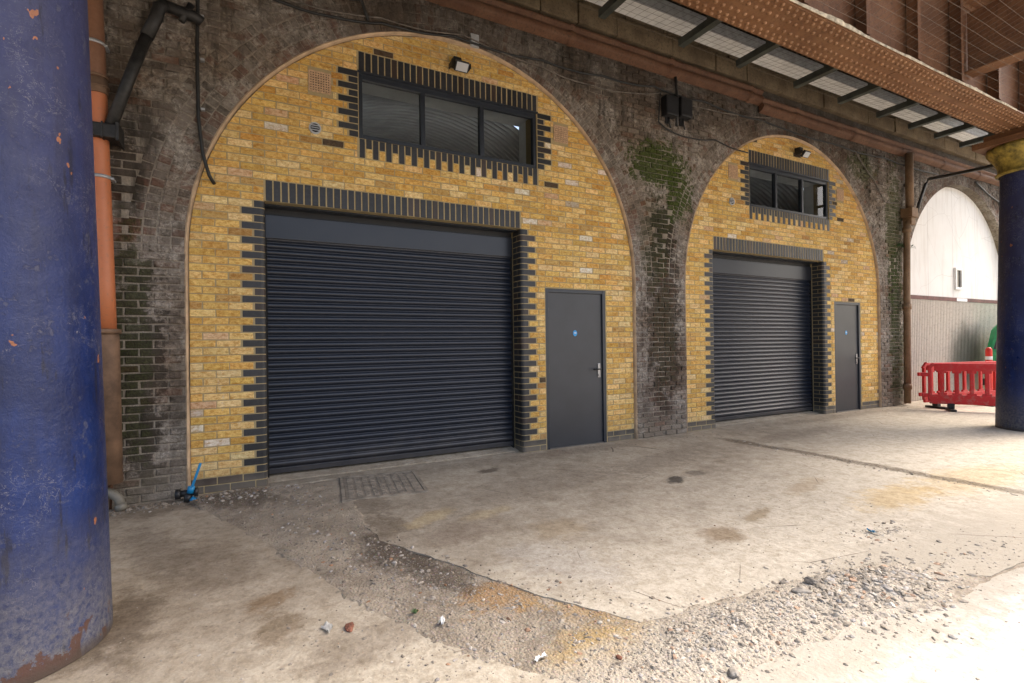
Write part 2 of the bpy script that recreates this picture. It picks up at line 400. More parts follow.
    c = m.mix(m.ramp(n3, [(.46, 0), (.7, .7)]), c, m.mix(1, c, (.56, .53, .49), 'MULTIPLY'))
    c = m.mix(m.ramp(n6, [(.52, 0), (.68, .6)]), c, m.mix(1, c, (1.35, 1.33, 1.28), 'MULTIPLY'))
    if kind == 'road':      # dust and grit drifted over the edge of the slab
        e = m.range(m.math('ADD', Y, m.math('MULTIPLY', m.math('ADD', n2, n5), .45)), -4.35, -4.02)
    elif kind == 'main':
        e = m.range(m.math('ADD', m.math('MULTIPLY', Y, -1.0), m.math('MULTIPLY', m.math('ADD', n2, n5), .6)), 4.2, 4.7)
    if kind in ('road', 'main'):
        c = m.mix(m.math('MULTIPLY', e, .85), c, m.mix(n3, (.3, .26, .2), (.52, .47, .39)))
    sel = m.math('MULTIPLY', m.range(sp, .2, .1), m.range(m.noise(9, 3), .45, .58))
    c = m.mix(m.math('MULTIPLY', sel, .7), c, m.mix(m.noise(25, 1), (.1, .09, .075), (.55, .5, .43)))
    cr = m.voro(1.1, m.mix(.12, m.P, m.n.new('ShaderNodeTexNoise').outputs['Color'], 'ADD'), 'DISTANCE_TO_EDGE')
    if kind != 'road':
        c = m.mix(m.math('MULTIPLY', m.range(cr, .006, .0), m.range(n1, .55, .62)), c, (.1, .08, .06))
    m.set(Base_Color=c, Roughness=.93, Specular_IOR_Level=.2)
    m.bump(m.math('ADD', m.math('MULTIPLY', n3, .8), m.math('ADD', m.math('MULTIPLY', n2, 1.5), m.math('MULTIPLY', sel, .4))), .6, .012)
    return m.m
def m_dirt():
    m = NT('dirt_and_gravel'); n1 = m.noise(2, 6, .65); n2 = m.noise(9, 6, .7); v = m.voro(60, None, 'F1', 'Color'); vd = m.voro(60)
    c = m.mix(m.ramp(n1, [(.35, 0), (.65, 1)]), (.22, .18, .135), (.38, .32, .245))
    c = m.mix(m.ramp(n2, [(.45, 0), (.7, .7)]), c, (.44, .38, .3))
    for (x, y, rx, ry, r, a, k, colr) in ((1.08, -3.2, .3, .2, .3, .6, .62, (.36, .2, .07)), (1.4, -3.55, .3, .16, -.6, .6, .55, (.4, .26, .11)), (1.25, -3.85, .35, .2, .2, .4, .7, (.45, .31, .13)),
            (.68, -2.3, .26, .5, .3, .4, .85, (.085, .065, .048)), (-.25, -.45, .45, .25, -.4, .5, .7, (.11, .085, .062)), (.85, -2.8, .2, .3, .5, .4, .75, (.085, .066, .05)), (-.3, -.35, .5, .25, 0, .4, .5, (.1, .075, .055)), (2.6, -4.15, 2.2, .4, 0, .3, .75, (.54, .48, .395)), (1.0, -4.1, .5, .25, .3, .4, .7, (.46, .4, .32))):
        c = m.mix(m.math('MULTIPLY', m.blob(x, y, rx, ry, r, a), k), c, colr)
    c = m.mix(m.range(vd, .5, .1, 0, .25), c, m.mix(.7, v, (.4, .35, .3)))
    m.set(Base_Color=c, Roughness=.97, Specular_IOR_Level=.15)
    m.bump(m.math('ADD', m.math('MULTIPLY', vd, -.7), m.math('ADD', n2, m.noise(80, 3, .7))), .9, .012)
    return m.m
def m_stone():
    m = NT('loose_stone'); a = m.attr()
    c = m.mix(m.noise(60, 4, .6), m.mix(1, a, (.7, .7, .7), 'MULTIPLY'), m.mix(1, a, (1.2, 1.2, 1.2), 'MULTIPLY'))
    m.set(Base_Color=c, Roughness=.9, Specular_IOR_Level=.2); m.bump(m.noise(150, 3), .4, .003); return m.m
def m_glass():
    m = NT('window_glass'); t = m.t; out = m.n['Material Output']
    tr = m.n.new('ShaderNodeBsdfTransparent'); tr.inputs[0].default_value = (.78, .82, .84, 1)
    gl = m.n.new('ShaderNodeBsdfGlossy'); gl.inputs['Roughness'].default_value = .03
    fr = m.n.new('ShaderNodeFresnel'); fr.inputs[0].default_value = 1.5
    mx = m.n.new('ShaderNodeMixShader')
    m.l.new(fr.outputs[0], mx.inputs[0]); m.l.new(tr.outputs[0], mx.inputs[1]); m.l.new(gl.outputs[0], mx.inputs[2]); m.l.new(mx.outputs[0], out.inputs[0])
    return m.m
def m_shutter():
    m = NT('anthracite_shutter_paint'); f = m.noise(3, 5, .6); Z = m.sep()[2]
    c = m.mix(f, (.009, .013, .023), (.015, .019, .03))
    low = m.range(m.math('ADD', Z, m.math('MULTIPLY', m.noise(4, 5), .5)), .7, .15)
    c = m.mix(m.math('MULTIPLY', low, .3), c, (.16, .14, .12))
    m.set(Base_Color=c, Roughness=.3, Specular_IOR_Level=.5); return m.m
def m_board():
    m = NT('white_weathered_board'); X, Y, Z = m.sep(); f = m.noise(2, 5, .6); st = m.noise(6, 5, .6, m.scale(m.P, (1, 1, .12)))
    c = m.mix(f, (.68, .65, .6), (.8, .78, .74))
    c = m.mix(m.ramp(st, [(.5, 0), (.75, .35)]), c, (.45, .38, .3))
    j = m.math('ABSOLUTE', m.math('SUBTRACT', m.math('FRACT', m.math('DIVIDE', X, 1.22)), .5))
    c = m.mix(m.math('MULTIPLY', m.range(j, .007, .002), .6), c, (.25, .2, .16))
    cr = m.voro(.9, m.mix(.3, m.P, m.n.new('ShaderNodeTexNoise').outputs['Color'], 'ADD'), 'DISTANCE_TO_EDGE')
    c = m.mix(m.math('MULTIPLY', m.range(cr, .006, .0), .35), c, (.3, .25, .2))
    m.set(Base_Color=c, Roughness=.8); return m.m
def m_sheet():
    m = NT('corrugated_cladding'); X, Y, Z = m.sep(); st = m.noise(9, 5, .65, m.scale(m.P, (1, 1, .15))); f = m.noise(25, 5, .7)
    c = m.mix(st, (.5, .45, .38), (.68, .63, .55)); c = m.mix(m.ramp(f, [(.5, 0), (.7, .5)]), c, (.25, .2, .15))
    dx = m.math('DIVIDE', m.math('SUBTRACT', X, 15.9), 1.2); dz = m.math('DIVIDE', m.math('SUBTRACT', Z, 1.05), .95)
    d = m.math('ADD', m.math('SQRT', m.math('ADD', m.math('MULTIPLY', dx, dx), m.math('MULTIPLY', dz, dz))), m.math('MULTIPLY', m.math('SUBTRACT', m.noise(2, 4), .5), .6))
    c = m.mix(m.math('MULTIPLY', m.range(d, 1.1, .3), .85), c, (.075, .085, .06))
    m.set(Base_Color=c, Roughness=.85); m.bump(f, .3, .004); return m.m
def m_barrier():
    m = NT('scuffed_red_plastic'); f = m.noise(14, 6, .7); g = m.noise(3, 5, .6); Z = m.sep()[2]
    c = m.mix(g, (.42, .004, .007), (.54, .009, .01))
    low = m.range(Z, .9, .1, .25, .62)
    c = m.mix(m.math('MULTIPLY', m.range(f, .48, .62), low), c, (.36, .11, .09))
    m.set(Base_Color=c, Roughness=.55); return m.m
def m_orange_pipe():
    m = NT('orange_drain_plastic'); Z = m.sep()[2]; f = m.noise(7, 5, .65); g = m.noise(30, 4, .6)
    c = m.mix(f, (.43, .13, .05), (.52, .18, .075))
    br = m.range(Z, 3.62, 3.75)
    c = m.mix(br, c, m.mix(g, (.16, .075, .042), (.26, .13, .075)))
    c = m.mix(m.math('MULTIPLY', m.range(g, .55, .7), .4), c, (.22, .13, .08))
    m.set(Base_Color=c, Roughness=.5); return m.m

PITCH = 6.62                 # arch to arch
ACX, AR, ASP = 2.105, 2.805, 2.325     # first arch: centre, radius, springing height
PF = -.038                   # face of the old piers (the new infill's face is y = 0)
CO = .075                    # one brick course

MY = m_yellow(); MD = m_dark_brick(); MM = m_mortar('buff_mortar', (.38, .3, .165), (.3, .235, .135))
MO = m_old(False); MOM = m_old(True)
M_RUST = m_rust('rusty_brown_paint', (.155, .067, .027), (.055, .027, .015), (.205, .1, .045), .65, .15); M_RUST2 = m_rust('red_oxide_gutter', (.1, .042, .02), (.028, .015, .01), (.15, .075, .04))
M_RIVET = m_rust('rivet_highlight_rust', (.22, .11, .052), (.12, .06, .03), (.34, .19, .1), .6, .1)  # lighter copy of the rust: rivet highlights put into the colour
M_RUST_SHADED = m_rust('shaded_rust_paint', (.125, .052, .022), (.04, .02, .012), (.18, .085, .04), .7, .15)  # same rust darkened: shading of web and stiffeners painted into the colour
M_BLUE = m_blue(); M_YEL = simple('dirty_yellow_paint', (.27, .195, .035), .65, var=.65, nsc=11, bump=.3)
M_MAIN = concrete('concrete_pavement', 'main'); M_LEFT = concrete('concrete_old', 'left'); M_ROAD = concrete('pale_concrete_road', 'road'); M_DIRT = m_dirt(); M_STONE = m_stone()
M_GLASS = m_glass(); M_SHUT = m_shutter()
M_FRAME = simple('anthracite_powder_coat', (.022, .027, .036), .38, var=.15, bump=0)
M_DOOR = simple('grey_steel_door_paint', (.036, .038, .044), .4, var=.12, nsc=2, bump=.05, bsc=200)
M_BLACK = simple('black_plastic', (.012, .012, .013), .5, var=.3, bump=.05)
M_BLACKP = simple('flaking_black_paint', (.018, .017, .016), .55, var=.6, nsc=18, bump=.4)
M_STEEL = simple('brushed_steel', (.3, .3, .31), .32, 1, var=.1, bump=0)
M_GALV = simple('galvanised_grey', (.42, .43, .44), .5, .4, var=.2, bump=.1)
M_LINING = simple('galvanised_vault_lining', (.38, .395, .405), .4, .3, var=.15, nsc=3, bump=0)
M_WHITE = simple('white_plaster', (.75, .75, .73), .7, var=.08, bump=0)
M_LENS = simple('frosted_lamp_lens', (.4, .41, .42), .3, var=.05, bump=0)
M_TERRA = simple('terracotta', (.5, .33, .2), .85, var=.25, nsc=40)
M_HOLE = simple('dark_void', (.008, .008, .008), .9, bump=0)
M_TRIM = simple('buff_render_fillet', (.47, .34, .22), .9, var=.3, nsc=6, bump=.5, bsc=40)
M_ANGLE = simple('dark_green_grey_steel', (.055, .06, .05), .6, var=.35, nsc=7)
M_STONEC = m_rust('sooty_stone', (.12, .085, .05), (.03, .022, .016), (.2, .15, .09), .9)
M_DECK = simple('sooty_deck_soffit', (.04, .032, .027), .9, var=.4, nsc=2)
M_TROUGH = simple('pale_grey_trough', (.78, .78, .76), .6, var=.12, nsc=5, bump=.1)
M_SHEETW = simple('pale_soffit_sheet', (.42, .44, .45), .6, var=.2, nsc=2)
M_NET = simple('net_cord', (.16, .13, .1), .8, var=.2, bump=0)
M_GUANO = simple('dried_droppings', (.42, .36, .26), .95, var=.5, nsc=14, bump=.8, bsc=30)
M_BOARD = m_board(); M_SHEET = m_sheet(); M_RAIL = simple('red_brown_rail', (.13, .05, .04), .7, var=.4, nsc=6)
M_RED = m_barrier(); M_OPIPE = m_orange_pipe(); M_CLAY = simple('rusty_clay_pipe', (.17, .1, .06), .75, var=.4, nsc=6, bump=.5)
M_DOWN = m_rust('brown_downpipe_paint', (.19, .11, .055), (.08, .05, .03), (.26, .17, .1))
M_GREEN = simple('green_vehicle_paint', (.02, .3, .11), .3, var=.12, bump=0)
M_TYRE = simple('tyre_rubber', (.014, .014, .014), .85, var=.3)
M_REDL = simple('red_lamp_plastic', (.5, .01, .01), .25, var=.1, bump=0)
M_REDP = simple('bright_red_post', (.62, .03, .015), .45, var=.15, bump=0)
M_WBAND = simple('white_reflective_band', (.75, .75, .73), .4, var=.1, bump=0)
M_BLUEH = simple('blue_lever_plastic', (.01, .2, .42), .4, var=.15, bump=0)
M_STICK = simple('blue_sign_vinyl', (.02, .28, .62), .4, var=.05, bump=0)
M_CABLE = simple('cable_sheath', (.016, .016, .015), .55, var=.4, nsc=10, bump=0)
M_CABLE2 = simple('dusty_cable_sheath', (.13, .11, .09), .8, var=.5, nsc=10, bump=0)
M_GREYP = simple('grey_waste_pipe', (.16, .145, .115), .6, var=.3)
M_LEAF = simple('leaf', (.06, .11, .03), .6, var=.4, nsc=20, bump=0)
M_RAG = simple('dirty_white_cloth', (.45, .43, .39), .9, var=.25, nsc=30)
M_BRK = simple('broken_red_brick', (.19, .075, .045), .9, var=.5, nsc=30, bump=.6)
M_COVER = simple('dusty_cast_iron', (.27, .23, .18), .85, var=.35, nsc=10, bump=.6, bsc=50)
M_SCRIB = simple('white_marker_scribble', (.45, .47, .55), .6, bump=0)

# ------------------------------------------------------------------ main dimensions

def arch_poly(cx, r, base=-.1, n=56):
    p = [(cx - r, base), (cx + r, base)]
    for k in range(n + 1):
        a = math.pi * k / n; p.append((cx + r * math.cos(a), ASP + r * math.sin(a)))
    return p

# ------------------------------------------------------------------ new infill walls
YEL = [((.68, .455, .145), 34), ((.74, .53, .215), 24), ((.63, .405, .115), 22), ((.6, .35, .09), 5), ((.74, .57, .28), 8), ((.52, .34, .12), 4), ((.62, .42, .24), 2), ((.44, .26, .085), 1.6), ((.72, .66, .54), .9), ((.52, .45, .35), .8), ((.08, .06, .04), .5)]
def ycol(r):
    t = r.uniform(0, sum(w for _, w in YEL))
    for c, w in YEL:
        t -= w
        if t <= 0: break
    k = r.uniform(.9, 1.1); return tuple(min(1, x * k * r.uniform(.97, 1.03)) for x in c)
def dcol(r):
    k = r.uniform(.7, 1.35)
    return (.017 * k, .018 * k, .021 * k) if r.random() > .1 else (.032 * k, .021 * k, .017 * k)

def front_wall(ox, wx, door, seed, labels):
    r = random.Random(seed)
    t = thing('front_wall', labels[0], 'brick wall', (ox + ACX, 0, 0))
    def L(x): return x - ACX            # thing-local x
    arch = arch_poly(0, AR - .03)
    W0, W1, WZ0, WZ1 = wx, wx + 2.325, 3.75, 4.5
    D0, D1, DZ = door[0], door[1], 29 * CO - .01
    SZ = 39 * CO
    yb = MB(); db = MB(); mo = MB()
    # blocked rectangles (x0,x1,z0,z1) for ordinary bricks
    blk = [(0, 3.0, -1, SZ), (-.005, 3.005, SZ, SZ + .225), (W0, W1, WZ0, WZ1), (W0 - .005, W1 + .005, WZ1, WZ1 + .225), (W0 - .005, W1 + .005, WZ0 - .225, WZ0), (D0, D1, -1, DZ)]
    def fr(): return r.uniform(-.0025, .0015)
    def put(mb, x0, x1, z0, z1, col, bev=.004):
        q = (lambda: r.uniform(-.0028, .0028)) if mb is yb else (lambda: r.uniform(-.0008, .0008))
        p = [(L(x0) + q(), z0 + q()), (L(x1) + q(), z0 + q()), (L(x1) + q(), z1 + q()), (L(x0) + q(), z1 + q())]
        p = clip(p, arch)
        if p and area(p) > .0006: mb.brick(p, fr(), .012, col, bev, (r.uniform(-.012, .012), r.uniform(-.02, .02)))
    # vents in the wall (left square, right square, round one)
    V = [(W0 - .51, 4.17, .21), (W1 + .27, 4.17, .21)]
    for vx, vz, s in V: blk.append((vx - .005, vx + s + .005, vz - .02, vz + s + .02))
    # quoins
    for k in range(2, 39):
        z0, z1 = k * CO + .005, k * CO + .07
        lg = .225 if k % 2 else .1125
        blk.append((-lg, 0, z0, z1)); blk.append((3.0, 3.0 + lg, z0, z1))
    for k in range(50, 60):
        z0, z1 = k * CO + .005, k * CO + .07
        lg = .225 if k % 2 else .1125
        blk.append((W0 - lg, W0, z0, z1)); blk.append((W1, W1 + lg, z0, z1))
        put(db, W0 - lg + .01, W0 - .004, z0, z1, dcol(r)); put(db, W1 + .004, W1 + lg - .01, z0, z1, dcol(r))
    # rows
    for k in range(0, 70):
        z0, z1 = k * CO + .005, k * CO + .07
        off = 0 if k % 2 else .1125
        x = -.9 + off
        while x < 5.2:
            segs = [(x + .005, x + .22)]
            for (a, b, c, d) in blk:
                if c < z1 - .012 and d > z0 + .012:
                    ns = []
                    for (p, q) in segs:
                        if b + .01 <= p or a - .01 >= q: ns.append((p, q)); continue
                        if p < a - .01: ns.append((p, a - .01))
                        if q > b + .01: ns.append((b + .01, q))
                    segs = ns
            for (p, q) in segs:
                if q - p > .03: put(db if k < 2 else yb, p, q, z0 + r.uniform(-.0015, .0015), z1 + r.uniform(-.0015, .0015), dcol(r) if k < 2 else ycol(r))
            x += .225
    # soldiers over and under
    n = 40
    for i in range(n):
        w = 3.0 / n
        put(db, i * w + .0068, (i + 1) * w - .0068, SZ + .007, SZ + .22, dcol(r))
    n = 31; w = 2.325 / n
    for i in range(n):
        put(db, W0 + i * w + .0068, W0 + (i + 1) * w - .0068, WZ1 + .008, WZ1 + .22, dcol(r))
        if i % 2 == 0: put(db, W0 + i * w + .0068, W0 + (i + 1) * w - .0068, WZ0 - .22, WZ0 - .005, dcol(r))
        else:
            put(db, W0 + i * w + .0068, W0 + (i + 1) * w - .0068, WZ0 - .1075, WZ0 - .005, dcol(r))
            put(yb, W0 + i * w + .005, W0 + (i + 1) * w - .005, WZ0 - .22, WZ0 - .1175, ycol(r))
    # rounded jamb bricks with their returns
    rc = .045
    for side in (0, 1):
        xj = 3.0 if side else 0.0; sg = 1 if side else -1
        def jb(len_, dep, z0, z1, col, y0=0.0, rnd=True, mb=db):
            if rnd:
                pl = [(xj + sg * len_, y0), ] + [(xj + sg * (rc - rc * math.sin(a)), y0 + rc - rc * math.cos(a)) for a in [math.pi / 2 * q / 5 for q in range(6)]] + [(xj, y0 + dep), (xj + sg * len_, y0 + dep)]
            else:
                pl = [(xj + sg * len_, y0), (xj, y0), (xj, y0 + dep), (xj + sg * len_, y0 + dep)]
            pl = [(L(a), b) for a, b in pl]
            if area(pl) < 0: pl = pl[::-1]
            mb.plan(pl, z0, z1, col)
        for k in range(0, 39):
            z0, z1 = k * CO + .005, k * CO + .07
            if k % 2: jb(.215, .1025, z0, z1, dcol(r)); jb(.1, .1025, z0, z1, dcol(r), .1125, False)
            else: jb(.1025, .215, z0, z1, dcol(r))
        c2 = rc + .006
        pl = [(xj + sg * .24, .0035)] + [(xj + sg * (.0025 + rc - rc * math.sin(a)), .0025 + rc - rc * math.cos(a)) for a in [math.pi / 2 * q / 5 for q in range(6)]] + [(xj + sg * .0025, .3), (xj + sg * .24, .3)]
        pl = [(L(a), b) for a, b in pl]
        if area(pl) < 0: pl = pl[::-1]
        mo.plan(pl, -.05, SZ + .004)
    # mortar bed: strips of the arch around the openings
    def bed(x0, x1, z0, z1, dep=.3):
        p = clip([(L(x0), z0), (L(x1), z0), (L(x1), z1), (L(x0), z1)], arch)
        if not p: return
        b = len(mo.v); m_ = len(p)
        mo.v += [(x, 0.0035, z) for x, z in p] + [(x, dep, z) for x, z in p]
        mo.face([b + i for i in range(m_)]); mo.face([b + m_ + i for i in range(m_)][::-1])
        for i in range(m_):
            j = (i + 1) % m_; mo.face([b + i, b + m_ + i, b + m_ + j, b + j])
    bed(-1, -.235, -.05, SZ + .005); bed(3.235, D0, -.05, SZ + .005); bed(D0, D1, DZ, SZ + .005); bed(D1, 5.2, -.05, SZ + .005)
    bed(-1, 5.2, SZ + .005, WZ0 - .004); bed(-1, W0 + .004, WZ0 - .004, WZ1 + .006); bed(W1 - .004, 5.2, WZ0 - .004, WZ1 + .006); bed(-1, 5.2, WZ1 + .006, 5.3)
    yb.build('yellow_brickwork', MY, t); db.build('dark_brick_trim', MD, t); mo.build('mortar_bed', MM, t)
    # lintel steel
    s = MB(); s.box(L(0), L(3), .11, .3, SZ - .012, SZ + .0035); s.build('lintel_plate', M_FRAME, t)
    # weep slots
    # render fillet round the arch
    s = MB(); N = 90
    pts = [(-AR, 0.0)] + [(-AR, z) for z in (.6, 1.2, 1.8)] + [(-AR * math.cos(math.pi * k / N), ASP + AR * math.sin(math.pi * k / N)) for k in range(N + 1)] + [(AR, z) for z in (1.8, 1.2, .6)] + [(AR, 0)]
    for i in range(len(pts) - 1):
        q = []
        for (x, z) in (pts[i], pts[i + 1]):
            nx, nz = (x, max(0, z - ASP)); l = math.hypot(nx, nz); nx /= l; nz /= l
            wob = .010 * fbm(x * 2, z * 2, seed)
            inn = .026 + wob * .7
            q.append([(x + nx * .006, PF + .004, z + nz * .006), (x - nx * .006, PF - .006, z - nz * .006), (x - nx * inn * .7, -.03, z - nz * inn * .7), (x - nx * inn, .006, z - nz * inn)])
        for j in range(3):
            s.add([q[0][j], q[1][j], q[1][j + 1], q[0][j + 1]], [(0, 3, 2, 1)], smooth=True)
    s.build('arch_fillet', M_TRIM, t)
    # roller shutter
    s = MB(); prof = []
    z = .12
    while z < SZ - .34:
        for (dy, dz) in ((.006, 0), (.004, .007), (-.008, .013), (-.0155, .024), (-.018, .036), (-.0155, .049), (-.008, .06), (.004, .066)):
            prof.append((.262 + dy, z + dz))
        z += .0715
    zt = z
    s.extrude_x(prof, L(.02), L(2.98), closed=False, smooth=True)
    sh = s.build('roller_shutter', M_SHUT, t)
    s = MB(); s.box(L(.02), L(2.98), .235, .3, .062, .118, bev=.004); s.build('bottom_bar', M_SHUT, sh)
    s = MB(); s.box(L(.005), L(2.995), .222, .5, SZ - .335, SZ - .08, bev=.006); s.build('shutter_hood', simple_hood, sh)
    s = MB(); s.box(L(.004), L(2.996), .25, .3, SZ - .078, SZ - .0125); s.build('shadow_gap_board', M_BLACK, sh)  # added black board, stands in for the shadow above the hood
    for x in (.004, 2.976):
        s = MB(); s.box(L(x), L(x + .02), .228, .3, 0, SZ - .335, bev=.003); s.build('guide_rail', M_HOLE, sh)
    s = MB(); s.box(L(-.2), L(3.2), .5, .52, 0, SZ); s.build('backing', M_HOLE, sh)
    s = MB(); s.plan([(L(.0), .12), (L(3.0), .12), (L(3.0), .4), (L(.0), .4)], -.02, .06); s.v = [(x, y, z if y > .2 or z < .03 else .012) for x, y, z in s.v]; s.build('sill', M_MAIN, t)
    # door
    s = MB(); s.box(L(D0 + .045), L(D1 - .045), .03, .075, .012, DZ - .045, bev=.003)
    d = s.build('door', M_DOOR, t)
    s = MB(); fw = .05
    s.box(L(D0), L(D0 + fw), .004, .11, .0, DZ, bev=.003); s.box(L(D1 - fw), L(D1), .004, .11, 0, DZ, bev=.003); s.box(L(D0 + fw), L(D1 - fw), .006, .11, DZ - fw, DZ - .002, bev=.003)
    s.build('frame', M_FRAME, d)
    s = MB(); s.box(L(D0), L(D1), .08, .13, 0, DZ); s.build('door_back', M_HOLE, d)
    s = MB(); s.box(L(D0 + .04), L(D1 - .04), .012, .09, -.002, .011); s.build('threshold', M_STEEL, d)
    hx = D1 - .11
    s = MB(); s.box(L(hx - .024), L(hx + .024), .018, .03, .93, 1.13, bev=.005, mi=0)
    s.tube([(L(hx), .03, 1.05), (L(hx), -.025, 1.05)], .011, mi=0); s.tube([(L(hx + .008), -.025, 1.05), (L(hx - .13), -.03, 1.052)], .0105, mi=1)
    s.tube([(L(hx), .02, .965), (L(hx), .008, .965)], .015, mi=0)
    s.build('handle', [M_STEEL, M_BLACK], d)
    for hz in (.3, 1.02, 1.78):
        s = MB(); s.tube([(L(D0 + .047), .016, hz), (L(D0 + .047), .016, hz + .12)], .009); s.build('hinge', M_FRAME, d)
    s = MB(); cx, cz = (D0 + D1) / 2 - .01, 1.56
    s.add([(L(cx + .035 * math.cos(a)), .0265, cz + .042 * math.sin(a)) for a in [math.tau * k / 24 for k in range(24)]], [tuple(range(24))], mi=0)
    for zz in (.008, -.004): s.box(L(cx - .02), L(cx + .02), .0225, .0255, cz + zz, cz + zz + .006, mi=1)
    s.build('sign_disc', [M_STICK, M_WBAND], d, 'small round blue sign on the door')
    # window
    s = MB(); a = .05
    s.box(L(W0 + .008), L(W0 + a), .02, .09, WZ0 + .005, WZ1 - .002, bev=.003); s.box(L(W1 - a), L(W1 - .008), .02, .09, WZ0 + .005, WZ1 - .002, bev=.003)
    s.box(L(W0 + a), L(W1 - a), .022, .09, WZ1 - .075, WZ1 - .004, bev=.003); s.box(L(W0 + a), L(W1 - a), .022, .09, WZ0 + .007, WZ0 + a, bev=.003)
    mull = [W0 + .755, W0 + 1.525]
    for mx in mull: s.box(L(mx - .027), L(mx + .027), .018, .088, WZ0 + a, WZ1 - .076, bev=.003)
    s.box(L(W0 - .01), L(W1 + .01), -.012, .02, WZ1 - .018, WZ1 + .004)
    w = s.build('window', M_FRAME, t)
    edges = [W0 + a] + [q for mx in mull for q in (mx - .027, mx + .027)] + [W1 - a]
    for i in range(3):
        x0, x1 = edges[2 * i], edges[2 * i + 1]
        s = MB(); s.add([(L(x0), .055, WZ0 + a), (L(x1), .055, WZ0 + a), (L(x1), .055, WZ1 - .075), (L(x0), .055, WZ1 - .075)], [(0, 1, 2, 3)]); s.build('pane', M_GLASS, w)
    s = MB(); s.box(L(W0 + .62), L(W0 + .70), .03, .05, 0, .006, M=Matrix.Translation((0, 0, WZ0 + .3)) ); 
    # plastered inner reveal, seen through the glass
    s = MB()
    for q in ([(W0, .1, WZ0), (W0, .5, WZ0), (W0, .5, WZ1), (W0, .1, WZ1)], [(W1, .1, WZ0), (W1, .5, WZ0), (W1, .5, WZ1), (W1, .1, WZ1)], [(W0, .1, WZ1), (W1, .1, WZ1), (W1, .5, WZ1), (W0, .5, WZ1)], [(W0, .1, WZ0), (W1, .1, WZ0), (W1, .5, WZ0), (W0, .5, WZ0)]):
        s.add([(L(x), y, z) for x, y, z in q], [(0, 1, 2, 3)])
    s.build('inner_reveal', M_WHITE, w)
    # vents
    for vx, vz, sz in V:
        s = MB(); s.box(L(vx), L(vx + sz), .002, .05, vz, vz + sz, mi=1)
        n = 8; g = sz / n
        for i in range(n + 1):
            b = .009 if 0 < i < n else .014
            s.box(L(vx + i * g - b / 2 - .002), L(vx + i * g + b / 2 + .002), -.007, .002, vz, vz + sz); s.box(L(vx), L(vx + sz), -.0055, .0022, vz + i * g - b / 2 - .002, vz + i * g + b / 2 + .002)
        s.build('air_vent', [M_TERRA, M_HOLE], t, 'terracotta air brick with small square holes')
    s = MB(); rx, rz = W0 - .46, 3.765
    s.tube([(L(rx), .01, rz), (L(rx), -.02, rz)], .062, 24, mi=0); s.tube([(L(rx), -.0195, rz), (L(rx), -.0225, rz)], .046, 24, mi=1)
    for q in (-.024, 0, .024): s.box(L(rx - .04), L(rx + .04), -.03, -.022, rz + q - .005, rz + q + .005, mi=0, M=Matrix.Translation((0, 0, 0)))
    s.build('pipe_vent', [M_GALV, M_HOLE], t, 'round grey vent terminal')
    return t
mh = NT('shutter_hood_paint'); mh.set(Base_Color=mh.mix(mh.noise(2, 4), (.02, .023, .031), (.034, .036, .043)), Roughness=.32, Metallic=.3); simple_hood = mh.m
front_wall(0, .95, (3.37, 4.375), 3, ['yellow brick infill wall of the nearer, larger looking arch with shutter, door and window'])
front_wall(PITCH, .9, (3.35, 4.24), 8, ['yellow brick infill wall of the farther, second arch, between mossy pier and brown downpipe'])

# corrugated vault inside each closed arch
for i in range(2):
    s = MB(); n = 36; per = 10
    t = thing('vault_lining', ['corrugated metal vault lining seen through the nearer arch window', 'corrugated metal vault lining seen through the farther arch window'][i], 'vault lining', (ACX + PITCH * i, .55, 0), 'corrugated vault linings')
    ys = []; y = 0.0
    while y < 7.0: ys += [(y, 0), (y + .03, 0), (y + .05, .04), (y + .08, .04)]; y += .1
    ang = [math.pi * k / n for k in range(n + 1)]
    b = len(s.v)
    for (y, d) in ys:
        s.v += [((2.62 - d) * math.cos(a), y, 2.15 + (2.62 - d) * math.sin(a)) for a in ang]
    for j in range(len(ys) - 1):
        for k in range(n): s.face([b + j * (n + 1) + k, b + j * (n + 1) + k + 1, b + (j + 1) * (n + 1) + k + 1, b + (j + 1) * (n + 1) + k], smooth=False)
    s.build('lining', M_LINING, t)
    s = MB(); s.box(-2.6, 2.6, 7.0, 7.1, 2.6, 4.8); s.build('rear_panel', M_HOLE, t)
    for sx in (-2.64, 2.6):
        s = MB(); s.box(sx, sx + .04, 0, 7, 0, 2.2); s.build('side_wall', M_WHITE, t)

# ------------------------------------------------------------------ old viaduct wall
WX0, WX1, WTOP = -5.0, 21.0, 6.5
CX = [ACX + PITCH * i for i in range(3)]
RING = .45
def in_arch(x, z, ext):
    for c in CX:
        if z <= ASP:
            if abs(x - c) < AR: return True
        elif (x - c) ** 2 + (z - ASP) ** 2 < (AR + ext) ** 2: return True
    return False
vw = thing('viaduct_wall', 'sooty old brick railway viaduct wall around the arches', 'viaduct', (CX[1], 0, 0))
VX = CX[1]
def oldcol(x, z, r):
    k = r.uniform(.72, 1.3); n = fbm(x * .6, z * .6, 3)
    c = mixc((.17, .135, .112), (.235, .195, .165), max(0, min(1, .5 + n)))
    q = r.random()
    if q < .12: c = (.2, .095, .06)
    elif q < .2: c = (.3, .265, .22)
    elif q < .3: c = (.085, .068, .056)
    if abs(x - 5.43) < .55 and z < 2.4: c = mixc(c, (.12, .065, .05), .55)
    return tuple(v * k for v in c)
s = MB(); r = random.Random(21)
